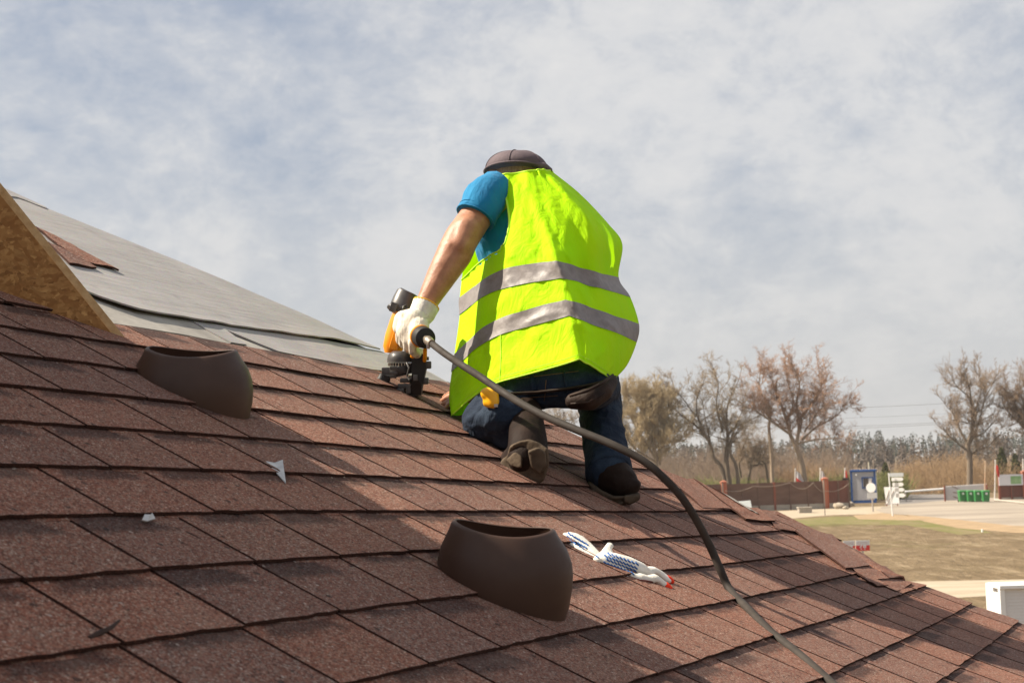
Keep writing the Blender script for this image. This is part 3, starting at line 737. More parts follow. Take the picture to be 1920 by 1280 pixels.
for i in range(NR):
    row = [fine[c][i] for c in range(5)]; back, fr = vest_cols(row); full = back+fr
    s = i/SUBR; rowpar.append(s); out = []
    for j, p in enumerate(full):
        if j < NBK:
            w_ = j/(NBK-1); edge = min(1, min(w_, 1-w_)*5)
            # hanging folds: long creases that fan out from the shoulders, plus sag above the tapes
            f = .0085*nz(w_*7+s*.10, s*.35, 2.)+.006*nz(w_*13-s*.25, s*.5, 7.)+.004*nz(w_*5, s*1.6, 11.)
            f += .014*math.exp(-((w_-.5-.018*(s-3))/.035)**2)*min(1, s/3)         # spine ridge
            f -= .016*math.exp(-((w_-.63-.012*s)/.05)**2)*min(1, s/2)*(1 if s < 7 else .6)   # hollow right of it
            f += .010*math.exp(-((w_-.80-.02*(s-4))/.04)**2)*max(0, 1-abs(s-3)/4)
            f -= .012*math.exp(-((w_-.22)/.05)**2)*max(0, min(1, (s-3.5)))
            rg_ = 1-2*abs(nz(w_*6.5-s*.22, s*.28+3, 4.)); rg2 = 1-2*abs(nz(w_*9+s*.45, s*.55, 17.)); rg3 = 1-2*abs(nz(w_*16, s*1.3, 21.))
            f += .0085*max(0, rg_)**3+.006*max(0, rg2)**3+.0022*rg3
            p = p-FW*f*edge+UP*.004*nz(w_*9, s*.8, 31.)*edge
        else: p = p+np.array([0, 0, .01*nz(j*.7, s)])
        out.append(p)
    grid.append(out)
NCOL = len(grid[0]); iA, jA = int(3.6*SUBR), SUBC   # armhole: rows above iA, columns left of LM
def jarm(i): return int(round(jA*(1 if i < iA-10 else max(0, 1-((i-(iA-10))/10)**2))))
def armhole(i, j): return (i < iA and j < jarm(i)) or (i < iA-SUBR*2.0 and j >= NCOL-4)
mb = MB(); mb.v = [tuple(p) for r in grid for p in r]
for i in range(NR-1):
    for j in range(NCOL):
        k = (j+1) % NCOL
        if armhole(i, j): continue
        mb.f.append((i*NCOL+j, i*NCOL+k, (i+1)*NCOL+k, (i+1)*NCOL+j))
vest = mb.build('vest', M_VEST, person, smooth='all')
for r0, r1 in ((4, 5), (6, 7)):
    mb = MB(); rows_ = list(range(r0*SUBR, r1*SUBR+1))
    for i in rows_:
        for j in range(NCOL):
            p = grid[i][j]; n_ = -FW*.0035 if j < NBK else FW*.003
            if j < 6: n_ = -RT*.002-FW*.002
            mb.v.append(tuple(p+n_))
    for a in range(len(rows_)-1):
        for j in range(NCOL):
            k = (j+1) % NCOL; mb.f.append((a*NCOL+j, a*NCOL+k, (a+1)*NCOL+k, (a+1)*NCOL+j))
    mb.build('reflective_stripe', M_STRIPE, vest, smooth='all')
mb = MB()
mb.tube([grid[i][jarm(i)]-FW*.001 for i in range(0, iA+1)], .0034, 6, squash=.7)
mb.build('binding', M_BIND, vest, smooth='all')
mb = MB(); mb.tube([p-FW*.0005 for p in grid[-1][:NBK]], .0022, 6); mb.build('hem_edge', M_BIND, vest, smooth='all')
mb = MB(); mb.tube([grid[0][j] for j in range(jA, NBK)], .003, 6); mb.build('neck_edge', M_BIND, vest, smooth='all')
mb = MB(); mb.tube([grid[i][2*SUBC-12]-FW*.0012 for i in range(7*SUBR, NR)], .0011, 5); mb.tube([p-FW*.001+UP*.012 for p in grid[-1][2:NBK-2]], .0008, 5); mb.build('seam', M_BIND, vest, smooth='all')

# ---- jeans
jl = [[A(982, 728, 4.08, .060), A(1045, 716, 4.03, .070), A(1100, 718, 4.05, .066)],
      [A(978, 735, 4.08, .058), A(935, 770, 4.11, .066), (kneeC, .062)],
      [(kneeC, .062), (kneeC+np.array([.05, -.06, .012]), .058), A(952, 808, 3.96, .048)],
      [A(1104, 722, 4.06, .066), A(1120, 722, 4.25, .064), (kR, .062)],
      [(kR, .062), A(1126, 775, 4.29, .060), A(1132, 815, 4.20, .0585), A(1137, 850, 4.13, .0585), A(1141, 880, 4.07, .062)]]
jeans = organic('jeans', jl, M_JEAN, person, voxel=.0055, smooth=6); wrinkle(jeans, .0075, 11, (1, 1, 1.6), 3)
mb = MB(); hemc = at(1142, 884, 4.065); hd = at(1141, 892, 4.055)-at(1133, 830, 4.17); hd /= np.linalg.norm(hd); x = np.cross(hd, FW); x /= np.linalg.norm(x); y = np.cross(hd, x)
mb.loft([[hemc+hd*h+(x*math.cos(a)+y*math.sin(a))*r_*(1+.05*nz(math.cos(a)*1.5, math.sin(a)*1.5, h*20)) for a in (2*math.pi*k/24 for k in range(24))] for h, r_ in ((-.05, .058), (-.02, .0615), (.0, .063), (.012, .0625), (.011, .055))], True, False)
mb.build('trouser_hem', M_JEAN, jeans, smooth='all')
def bvh(o):
    me = o.data; return BVHTree.FromPolygons([v.co+WL[o.name] for v in me.vertices], [tuple(p.vertices) for p in me.polygons])
jb = bvh(jeans)
def onmesh(tree, x, y, off=.002, dflt=4.):
    d = (x-960)/FPX*RT-(y-640)/FPX*UP+FW
    h = tree.ray_cast(Vector(CAM), Vector(d).normalized())
    if h[0] is None: return at(x, y, dflt) if dflt else None
    return np.array(h[0])-d/np.linalg.norm(d)*off
for x in (1000, 1060):
    mb = MB(); mb.tube([q_ for q_ in (onmesh(jb, x-3+k*1.2, 694+k*8, .003, None) for k in range(6)) if q_ is not None], .0075, 6, squash=.35); mb.build('belt_loop', M_JEAN, jeans, smooth='all')
mb = MB()
for pts in ([(950+k*9, 712-k*1.1) for k in range(16)], [(958+k*8, 748-k*.6) for k in range(12)], [(1024, 712), (1023, 725), (1022, 738), (1020, 752)]):
    pp = [q_ for q_ in (onmesh(jb, x, y, .0015, None) for x, y in pts) if q_ is not None]
    if len(pp) > 2: mb.tube(pp, .0009, 5)
mb.build('seam_stitching', M_THREAD, jeans, smooth='all')
# ---- tool belt pouches
def pouch(pts, label=None):
    return organic('pouch', [[A(*q) for q in pts]], M_LEATHER, belt, voxel=.006, smooth=4)
mb = MB(); mb.tube([onmesh(jb, x, y, .004, 3.98) for x, y in [(935, 738), (965, 738), (1000, 736), (1035, 732), (1070, 728), (1105, 722), (1130, 716), (1146, 708)]], .018, 8, squash=.25)
belt = mb.build('tool_belt', M_LEATHER, person, smooth='all')
pouch([(1075, 752, 3.93, .022), (1105, 748, 3.92, .030), (1130, 734, 3.95, .026), (1146, 716, 4.0, .018)])
pouch([(916, 752, 4.02, .020), (930, 762, 3.99, .024), (956, 764, 3.96, .020)])
mb = MB()
mb.tube([at(1068, 742, 3.895), at(1100, 733, 3.885), at(1128, 719, 3.905), at(1149, 703, 3.97)], .0042, 6)
mb.build('pouch_rim', M_LEATHER, belt, smooth='all'); mb = MB()
mb.tube([at(1070, 757, 3.895), at(1102, 754, 3.885), at(1130, 740, 3.91), at(1149, 720, 3.97)], .003, 6)
mb.build('pouch_rim', M_LEATHER, belt, smooth='all'); mb = MB()
mb.tube([at(906, 748, 3.99), at(924, 768, 3.955), at(956, 772, 3.93)], .0035, 6)
mb.build('pouch_rim', M_LEATHER, belt, smooth='all')
# ---- boots
bl = organic('boot', [[A(986, 775, 4.0, .044), A(988, 800, 3.90, .046), A(990, 832, 3.80, .050), A(987, 858, 3.765, .050), A(970, 868, 3.85, .046), A(958, 872, 3.92, .036)],
                      [A(990, 850, 3.78, .052), A(993, 872, 3.77, .046)]], M_BOOT, person, voxel=.007, smooth=4)
toeL = S(*uvpx(946, 882), .012)
def slab(name, pxs, d0, d1, m, parent, voxel=.0045, smooth=5, amp=.002):
    mb = MB(); mb.prism([at(x, y, d0+dd) for x, y, dd in pxs], FW*(d1-d0)); o = organic(name, [], m, parent, voxel, smooth, extra=mb); wrinkle(o, amp, 30, seed=4, ridged=False); return o
sl_ = slab('sole', [(956, 837, .03), (973, 827, .03), (993, 823, .02), (1012, 831, .01), (1028, 843, 0), (1030, 868, 0), (1022, 899, .0), (1010, 909, .01), (973, 893, .03), (951, 884, .05), (936, 873, .07), (941, 864, .07), (951, 853, .05)], 3.70, 3.76, M_SOLE, bl)
slab('heel', [(990, 846, 0), (1010, 838, 0), (1024, 850, 0), (1025, 872, 0), (1012, 888, 0), (996, 876, 0)], 3.685, 3.72, M_SOLE, bl)
slab('toe_tread', [(948, 862, .05), (966, 846, .03), (980, 856, .01), (978, 878, .01), (960, 876, .03)], 3.692, 3.72, M_SOLE, bl)
br = organic('boot', [[A(1146, 866, 4.10, .047), A(1149, 892, 4.05, .052), A(1166, 903, 4.01, .042), A(1181, 912, 3.99, .029)],
                      [A(1155, 900, 4.03, .044), A(1137, 903, 4.07, .038), A(1122, 902, 4.13, .031), A(1114, 898, 4.17, .023)]], M_BOOT, person, voxel=.0055, smooth=4); wrinkle(br, .005, 16, (1, 1, 1.5), 8)
slab('sole', [(1101, 906, .07), (1107, 902, .07), (1128, 920, .03), (1152, 932, .0), (1168, 931, -.01), (1192, 926, -.01), (1202, 925, .0), (1200, 938, .0), (1181, 947, .0), (1169, 944, .0), (1158, 953, .0), (1131, 940, .03), (1111, 927, .06)], 3.955, 4.06, M_SOLE, br, smooth=3)
slab('heel', [(1170, 930, 0), (1190, 926, 0), (1200, 929, 0), (1198, 938, 0), (1180, 945, 0), (1170, 941, 0)], 3.94, 3.98, M_SOLE, br, smooth=3)

# ---- left glove gripping the handle
G = []
G.append([A(796, 577, 4.165, .030), A(789, 592, 4.155, .033), A(775, 606, 4.145, .036), A(766, 620, 4.14, .034), A(772, 634, 4.13, .028)])
G.append([A(778, 600, 4.14, .034), A(757, 600, 4.165, .027), A(752, 612, 4.17, .024)])
G.append([A(786, 612, 4.12, .028), A(784, 628, 4.10, .024)])
for k, (x, y, d) in enumerate([(749, 616, 4.20), (755, 622, 4.165), (763, 630, 4.13), (773, 637, 4.10)]):
    s_ = (.0125, .0130, .0125, .0115)[k]
    G.append([A(x+8, y-12, d, s_+.003), A(x, y+6, d-.005, s_), A(x+1, y+22, d+.01, s_), A(x+9, y+28, d+.03, s_*.95), A(x+16, y+22, d+.045, s_*.9)])
G.append([A(763, 597, 4.17, .017), A(757, 606, 4.22, .014), A(764, 618, 4.26, .012)])      # thumb on the far side
glove = organic('glove', G, M_GLOVE, person, voxel=.0042, smooth=3)
mb = MB(); cdir = at(800, 568, 4.17)-at(789, 592, 4.155); cdir /= np.linalg.norm(cdir); x = np.cross(cdir, FW); x /= np.linalg.norm(x); y = np.cross(cdir, x); cpt = at(795, 580, 4.163)
NG = 44
mb.loft([[cpt+cdir*h+(x*math.cos(a)+y*math.sin(a))*(r_+.0011*(1 if k % 2 else -1)) for k, a in enumerate(2*math.pi*q/NG for q in range(NG))] for h, r_ in ((-.028, .030), (-.015, .0345), (.0, .0352), (.012, .0365), (.016, .036), (.015, .032))], True, False)
cuff = mb.build('cuff', M_GLOVE2, glove, smooth='all')
mb = MB(); ring = [cpt+cdir*.0155+(x*math.cos(a)+y*math.sin(a))*.0362 for a in np.linspace(0, 2*math.pi, 30)]; mb.tube(ring, .0022, 6); mb.build('cuff_edge', mat('yellow_thread', (.80, .42, .04), .9), cuff, smooth='all')

# ---- tape measure in the left pouch
t = thing('tape_measure', at(918, 760, 3.96), 'yellow tape measure tucked in the left pouch of the tool belt', 'tape measure')
organic('case', [[A(913, 738, 3.90, .017), A(922, 739, 3.895, .018), A(925, 754, 3.89, .016), A(915, 754, 3.90, .014)]], M_YEL, t, voxel=.004, smooth=2)
mb = MB(); mb.bbox(at(930, 760, 3.88), (RT, UP, FW), (.005, .004, .006)); mb.build('hook', M_STEEL, t)

# ---- nail gun
t = thing('nail_gun', onroof(772, 741), 'orange and black pneumatic nail gun gripped in the gloved hand, nose on shingles', 'nail gun')
def cyl(name, pts, rads, m, parent, n=24, smooth=True):
    mb = MB(); mb.tube(pts, rads, n); return mb.build(name, m, parent, smooth=smooth)
P = lambda x, y, d: at(x, y, d)
hs = cyl('housing', [P(757, 582, 4.27), P(750, 605, 4.27), P(742, 632, 4.27), P(737, 652, 4.27), P(736, 662, 4.27)], [.026, .029, .030, .028, .022], M_ORANGE, t)
mb = MB(); mb.bbox(P(744, 630, 4.235), (RT*.95-UP*.28, UP*.95+RT*.28, FW), (.012, .040, .012), .5); mb.build('rib', M_ORANGE, hs, smooth=True)
cp = cyl('end_cap', [P(752, 586, 4.26), P(755, 578, 4.26), P(760, 562, 4.27), P(764, 550, 4.275), P(766, 546, 4.275)], [.035, .037, .0345, .031, .022], M_GUN, t)
mb = MB(); c0 = P(753, 583, 4.26); axd = P(766, 546, 4.275)-c0; axd /= np.linalg.norm(axd); x = np.cross(axd, FW); x /= np.linalg.norm(x); y = np.cross(axd, x)
mb.tube([c0+(x*math.cos(a)+y*math.sin(a))*.0375 for a in np.linspace(0, 2*math.pi, 30)], .005, 6); mb.bbox(P(738, 576, 4.225), (RT*.9-UP*.3, UP*.9+RT*.3, FW), (.010, .014, .010), .3)
mb.tube([P(752, 588, 4.215), P(757, 574, 4.22), P(763, 571, 4.225), P(764, 582, 4.22)], .0035, 6); mb.build('clamp_ring', M_STEEL if False else M_GUN, cp, smooth=True)
mag = cyl('coil_magazine', [P(750, 658, 4.20), P(750, 661, 4.20), P(751, 667, 4.20), P(752, 673, 4.20), P(752, 679, 4.20)], [.018, .031, .0365, .038, .038], M_GUN, t, 30)
cyl('nail_coil', [P(752, 680, 4.20), P(752, 686, 4.20)], [.034, .034], M_BLACK, mag, 30)
mb = MB()
for k in range(14):
    a = math.pi+math.pi*k/13; q = P(752, 683, 4.20)+RT*math.cos(a)*.0345+FW*math.sin(a)*.0345; mb.box(q, (RT, UP, FW), (.0012, .004, .0012))
mb.build('nails', M_BRASS, mag)
cyl('tray', [P(752, 686, 4.20), P(753, 691, 4.20), P(754, 700, 4.20), P(755, 704, 4.20)], [.038, .039, .037, .030], M_GUN, mag, 30)
mb = MB(); mb.bbox(P(727, 696, 4.19), (RT, UP, FW), (.016, .011, .012), .3); mb.bbox(P(738, 690, 4.15), (RT, UP, FW), (.010, .005, .005), .3); mb.bbox(P(738, 699, 4.15), (RT, UP, FW), (.010, .004, .005), .3); mb.bbox(P(731, 706, 4.17), (RT, UP, FW), (.018, .004, .008), .3); mb.build('latch', M_GUN, mag, smooth=True)
cyl('shield', [P(720, 702, 4.17), P(717, 711, 4.17), P(714, 716, 4.17)], [.012, .014, .019], M_BLACK, t)
cyl('shield', [P(724, 704, 4.17), P(722, 719, 4.17)], [.013, .012], M_BLACK, t)
mb = MB()
mb.prism([P(771, 672, 4.13), P(776, 660, 4.13), P(795, 664, 4.13), P(799, 690, 4.13), P(792, 722, 4.13), P(789, 741, 4.14), P(768, 739, 4.15), P(769, 722, 4.14), P(772, 700, 4.13)], FW*.055)
col = mb.build('magazine_door', M_BLACK, t)
mb = MB()
for x, y, d, h in [(803, 684, 4.15, (.008, .010, .014)), (800, 672, 4.15, (.006, .005, .012)), (798, 714, 4.15, (.008, .009, .012)), (757, 724, 4.17, (.016, .007, .012)), (751, 733, 4.16, (.010, .007, .010)), (766, 729, 4.15, (.006, .012, .008)), (760, 713, 4.17, (.014, .006, .014)), (779, 708, 4.12, (.006, .008, .004))]:
    mb.bbox(P(x, y, d), (RT, UP, FW), h, .35)
mb.tube([P(752, 731, 4.145), P(752, 731, 4.135)], .004, 10); mb.tube([P(769, 707, 4.125), P(769, 707, 4.115)], .0045, 10); mb.tube([P(768, 722, 4.135), P(768, 722, 4.12)], .0035, 10)
mb.tube([P(763, 680, 4.15), P(767, 690, 4.13), P(763, 705, 4.14), P(768, 712, 4.13)], .0028, 6); mb.build('mechanism', M_GUN, col, smooth=True)['kind'] = 'stuff'
nose_end = onroof(775, 741, .004)
cyl('nose', [P(776, 712, 4.17), nose_end+np.array([0, 0, .02]), nose_end], [.013, .012, .010], M_GUN, t, 12)
mb = MB(); mb.bbox(P(772, 739, 4.18), (RT, UP, FW), (.020, .004, .02), .3); mb.build('foot', M_GUN, t)
cyl('handle', [P(746, 612, 4.27), P(765, 620, 4.20), P(782, 628, 4.12), P(795, 632, 4.06)], [.020, .019, .020, .024], M_BLACK, t, 16)
ec = cyl('handle_cap', [P(787, 629, 4.105), P(792, 631, 4.08), P(796, 633, 4.06), P(798, 634, 4.05), P(799, 634, 4.045)], [.0265, .0285, .0285, .027, .020], M_BLACK, t, 26)
mb = MB(); q0, q1 = P(791, 631, 4.085), P(787, 629, 4.105); axd = (q0-q1)/np.linalg.norm(q0-q1); x = np.cross(axd, FW); x /= np.linalg.norm(x); y = np.cross(axd, x)
mb.loft([[q0+axd*h+(x*math.cos(a)+y*math.sin(a))*r_ for a in (2*math.pi*k/26 for k in range(26))] for h, r_ in ((-.014, .027), (-.012, .0305), (-.002, .0305), (.0, .028))], True, False); mb.build('orange_band', M_ORANGE, ec, smooth=True)
mb = MB(); mb.tube([P(779, 640, 4.09), P(776, 654, 4.11), P(774, 668, 4.13)], .0075, 8); mb.tube([P(797, 655, 4.09), P(797, 668, 4.11), P(796, 676, 4.13)], .0055, 8); mb.build('orange_strut', M_ORANGE, t, smooth=True)
cyl('trigger', [P(758, 650, 4.24), P(762, 642, 4.22)], [.006, .005], M_BLACK, t, 8)
fit = cyl('air_fitting', [P(797, 634, 4.05), P(801, 637, 4.035), P(802, 637.5, 4.03), P(805, 640, 4.015), P(806, 641, 4.01), P(810, 644, 3.99)], [.0095, .0095, .0125, .0125, .0105, .0105], M_BRASS, t, 14)
mb = MB(); mb.bbox(P(803, 648, 4.01), (RT, UP, FW), (.0045, .008, .006), .3); mb.build('hose_clamp', M_STEEL, fit, smooth=True)

# ---- air hose
hp = [P(808, 643, 4.0), P(840, 667, 3.90), P(900, 706, 3.77), P(960, 746, 3.65), P(1020, 779, 3.56), P(1080, 805, 3.49), P(1150, 834, 3.43), P(1210, 866, 3.40), P(1252, 903, 3.39), P(1282, 937, 3.40), P(1310, 982, 3.42), P(1332, 1025, 3.43), P(1350, 1066, 3.42), P(1369, 1106, 3.40)]
hp += [onroof(1397, 1152, .014), onroof(1436, 1191, .0125), onroof(1486, 1231, .0125), onroof(1536, 1275, .0125), onroof(1640, 1370, .0125), onroof(1760, 1440, .0125)]
mb = MB(); mb.tube(catmull(hp, 8), .0090, 14)
tag(mb.build('air_hose', M_HOSE, smooth='all'), 'dark rubber air hose looping from the nail gun down across the roof', 'hose')

# ---- work gloves lying on the roof
def flatten(o, k=.34):
    for v in o.data.vertices:
        p = np.array(v.co+WL[o.name])-RO; u, w_ = p @ CU, p @ CV; v.co -= Vector(CN*((p @ CN)-hgt(u, w_))*k)
def gl(name, label, chains, print_rows, tips):
    g0 = chains[0][0]; t = thing(name, onroof(g0[0], g0[1]), label, 'glove', 'work gloves dropped on the roof')
    o = organic('glove_body', [[(S(*uvpx(x, y+h*430), h), r) for x, y, h, r in ch] for ch in chains], M_GLOVE2, t, voxel=.0032, smooth=3)
    flatten(o)
    tr = bvh(o); mb = MB()
    for (x0, y0, x1, y1, n, ln) in print_rows:
        for k in range(n):
            x, y = lerp(x0, x1, k/max(1, n-1)), lerp(y0, y1, k/max(1, n-1)); pts = []
            for q in np.linspace(-1, 1, 6):
                pp = (x+q*ln*.55+1.3*math.sin(q*2.6), y+q*ln*1.25); d = (pp[0]-960)/FPX*RT-(pp[1]-640)/FPX*UP+FW
                hit = tr.ray_cast(Vector(CAM), Vector(d).normalized())
                if hit[0] is not None: pts.append(np.array(hit[0])+np.array(hit[1])*.0004)
            if len(pts) > 3: mb.tube(pts, .0019, 5)
    if mb.v: mb.build('grip_print', M_BLUEP, o, smooth='all')
    for ch in tips: flatten(organic('fingertip_edge', [[(S(*uvpx(x, y+h*430), h), r) for x, y, h, r in ch]], M_REDT, o, voxel=.003, smooth=2))
    return t
gl('work_glove', 'white knit glove with blue grip print and red finger ends, nearer the hose',
   [[(1128, 1054, .019, .021), (1150, 1056, .022, .027), (1172, 1063, .022, .029), (1192, 1070, .020, .026), (1208, 1077, .017, .018)],
    [(1134, 1062, .010, .012), (1165, 1074, .010, .013), (1195, 1086, .010, .012)],
    [(1204, 1072, .022, .013), (1218, 1072, .030, .012), (1232, 1079, .026, .012), (1246, 1088, .020, .011)],
    [(1198, 1084, .015, .013), (1212, 1088, .016, .012), (1222, 1086, .026, .0115), (1234, 1093, .020, .011), (1245, 1100, .014, .011)],
    [(1136, 1069, .008, .008), (1155, 1077, .008, .008), (1172, 1082, .008, .007)],
    [(1124, 1056, .012, .012), (1116, 1052, .018, .010), (1126, 1040, .032, .009), (1133, 1026, .046, .008)], [(1118, 1054, .014, .010), (1130, 1052, .026, .009), (1134, 1036, .038, .007)]],
   [(1142, 1039, 1194, 1057, 8, 2.3), (1136, 1043, 1192, 1064, 9, 2.3), (1140, 1050, 1190, 1069, 8, 2.3), (1135, 1055, 1186, 1075, 9, 2.3), (1138, 1062, 1172, 1077, 7, 2.0), (1126, 1030, 1120, 1044, 3, 1.6)],
   [[(1246, 1087, .021, .0125), (1250, 1089, .019, .0120)], [(1244, 1099, .015, .0125), (1248, 1102, .013, .012)]])
gl('work_glove', 'crumpled white knit glove with blue print, touching the nearest roof vent',
   [[(1062, 1009, .016, .015), (1074, 1013, .020, .020), (1094, 1026, .016, .019), (1112, 1040, .012, .015), (1122, 1048, .010, .010)],
    [(1062, 1018, .010, .011), (1084, 1033, .010, .011), (1108, 1046, .009, .010), (1120, 1052, .009, .009)], [(1064, 1004, .022, .009), (1084, 1012, .022, .011), (1100, 1024, .016, .009)]],
   [(1068, 1001, 1100, 1020, 6, 2.0), (1066, 1007, 1098, 1026, 6, 2.0), (1070, 1014, 1092, 1027, 4, 2.0)], [])

# ---- bits and pieces lying on the shingles
M_SCRAP = mat('grey_paper', rough=.8, fn=vary((.42, .42, .42), (.58, .57, .55), 60))
mb = MB(); a, b, c = onroof(493, 877, .012), onroof(520, 884, .022), onroof(531, 916, .010); mb.prism([a, onroof(508, 882, .014), b, c], CN*.0015)
tag(mb.build('paper_scrap', M_SCRAP), 'pointed grey scrap of torn paper lying on shaded shingles', 'scrap')
mb = MB(); mb.prism([onroof(258, 993, .014), onroof(262, 985, .016), onroof(272, 988, .018), onroof(276, 982, .016), onroof(283, 990, .014), onroof(268, 995, .014)], CN*.0012)
tag(mb.build('paper_scrap', M_SCRAP), 'small ragged white scrap stuck at a shingle edge', 'scrap')
M_TWIG = mat('dry_twig', rough=.9, fn=vary((.03, .016, .012), (.06, .033, .024), 60))
mb = MB(); mb.tube([onroof(158, 1216, .012), onroof(178, 1208, .014), onroof(198, 1198, .013), onroof(216, 1181, .012)], [.003, .0035, .003, .0015], 6)
tag(mb.build('twig', M_TWIG, smooth=True), 'dark curled sliver of shingle lying at lower left of the roof', 'twig')
mb = MB(); mb.tube([onroof(1182, 1090, .006), onroof(1205, 1098, .012), onroof(1228, 1100, .010), onroof(1252, 1112, .006)], .0016, 5)
tag(mb.build('red_thread', mat('dark_red_thread', (.10, .012, .010), .8), smooth=True), 'dark red loose thread under the glove fingers', 'thread')
rs2 = random.Random(5)
for k, (x, y, ln, ang, lab) in enumerate([(362, 1018, 22, .5, 'longest dark scuffed sliver left of the nearest vent'), (345, 1040, 10, .7, 'short dark sliver just below the longest one'), (715, 1000, 14, .55, 'dark sliver up slope from the nearest vent'), (745, 1008, 12, .4, 'thin dark sliver close above the nearest vent rim'), (690, 873, 16, .5, 'dark sliver on the sunlit shingles behind the paper scrap')]):
    mb = MB(); mb.tube([onroof(x+q*ln*math.cos(ang), y+q*ln*math.sin(ang), .010) for q in (-1, -.3, .4, 1)], [.0008, .0026, .0022, .0006], 5, squash=.5)
    tag(mb.build('sliver', M_TWIG, smooth=True), lab, 'sliver', 'dark slivers on the shingles')
# ================================================================== the place beyond the roof
def ground_fn(nt, b):
    v = nt.coord()
    n1 = nt.noise(v, .055, 5, .62); n2 = nt.noise(v, .5, 5, .65); n3 = nt.noise(nt.scale(v, (1, .35, 1)), 3.2, 5, .7)
    col = nt.mix(nt.rng(n2, .3, .72), (.140, .098, .055), (.245, .180, .110))
    col = nt.mix(nt.rng(n3, .42, .68, 0, .7), col, (.125, .092, .050))
    col = nt.mix(nt.rng(n1, .54, .66, 0, .6), col, nt.mix(nt.rng(n3, .3, .7), (.085, .095, .024), (.165, .15, .048)))
    col = nt.mix(nt.rng(nt.noise(nt.scale(v, (.5, 1, 1)), .16, 4, .6), .58, .68, 0, .7), col, (.40, .31, .205))
    n4 = nt.noise(nt.scale(v, (1, .22, 1)), 1.1, 6, .75)
    col = nt.mix(nt.rng(n4, .52, .64, 0, .8), col, (.30, .23, .145)); col = nt.mix(nt.rng(n4, .46, .30, 0, .6), col, (.075, .053, .029))
    nt.put(b.inputs['Base Color'], col); nt.put(b.inputs['Normal'], nt.bump(nt.math('ADD', n3, n2), .8, .25))
M_GROUND = mat('dry_grassland', rough=.95, fn=ground_fn, spec=.1)
M_SAND = mat('sandy_track', rough=.95, spec=.1, fn=lambda nt, b: nt.put(b.inputs['Base Color'], nt.mix(nt.rng(nt.noise(nt.scale(nt.coord(), (.4, 1, 1)), .8, 6, .65), .3, .7), (.33, .27, .195), (.45, .38, .285))))
M_PAVE = mat('dusty_asphalt', rough=.9, spec=.15, fn=lambda nt, b: nt.put(b.inputs['Base Color'], nt.mix(nt.rng(nt.noise(nt.scale(nt.coord(), (.3, 1, 1)), .25, 6, .6), .35, .68), (.25, .212, .17), (.39, .33, .265))))
M_ROADD = mat('dark_asphalt', rough=.9, fn=vary((.16, .145, .135), (.22, .20, .185), .5))
M_SANDR = mat('reddish_sand', rough=.95, spec=.1, fn=vary((.40, .28, .17), (.27, .20, .12), .9))
def verge_fn(nt, b):
    v = nt.coord(); f = nt.noise(nt.scale(v, (1, .4, 1)), .5, 6, .75); g_ = nt.noise(nt.scale(v, (1, .3, 1)), 1.6, 5, .7)
    col = nt.mix(nt.rng(f, .35, .65), (.22, .17, .095), (.125, .135, .035)); nt.put(b.inputs['Base Color'], nt.mix(nt.rng(g_, .5, .7, 0, .6), col, (.235, .215, .085)))
M_GREEN = mat('young_grass', rough=.95, spec=.1, fn=verge_fn)
mb = MB(); mb.add([(-700, -100, 0), (700, -100, 0), (700, 1300, 0), (-700, 1300, 0)], [(0, 1, 2, 3)])
tag(mb.build('ground', M_GROUND), kind='structure')
def patch(name, pxs, z, m, k=10):
    """flat sheet whose outline is a loop of ground points; the edge is roughened"""
    pts = [onground(x, y, z) for x, y in pxs]; out = []
    for i, p in enumerate(pts):
        q = pts[(i+1) % len(pts)]
        for j in range(k):
            r = lerp(p, q, j/k); a = min(2.5, .02*np.linalg.norm(q-p))
            out.append(r+np.array([nz(r[0]*.4, r[1]*.4)*a*.5, nz(r[0]*.3, r[1]*.3, 5)*a, 0]))
    mb = MB(); mb.add(out, [tuple(range(len(out)))]); return tag(mb.build(name, m), kind='structure')
patch('road', [(1500, 1092), (1740, 1089), (2100, 1082), (2100, 1108), (1860, 1116), (1720, 1124), (1500, 1130)], .004, M_SAND)
patch('path', [(1250, 972), (1450, 958), (1600, 950), (1680, 948), (1690, 962), (1560, 965), (1450, 974), (1250, 990)], .004, M_SAND)
patch('verge', [(1420, 978), (1560, 968), (1700, 968), (1800, 984), (1860, 998), (1800, 1002), (1700, 984), (1560, 982), (1420, 990)], .006, M_GREEN)
patch('yard', [(1640, 955), (1700, 935), (1780, 930), (1870, 933), (2100, 940), (2100, 990), (1900, 986), (1800, 975), (1720, 966), (1660, 962)], .008, M_PAVE)
patch('sand_bank', [(1700, 964), (1800, 974), (1900, 985), (2100, 990), (2100, 1006), (1900, 998), (1800, 990), (1720, 974)], .012, M_SANDR)
patch('driveway', [(1668, 934), (1700, 926), (1772, 926), (1776, 937), (1700, 944), (1660, 946)], .012, M_ROADD)
patch('sand_bank', [(1600, 966), (1655, 961), (1700, 966), (1740, 975), (1660, 974), (1610, 973)], .010, M_SANDR)

X, Y, Z = np.eye(3)
def zpx(y, x, D): return HC+((869-.03*(x-960))-y)/FPX*D      # height seen at (x, y) when D metres away
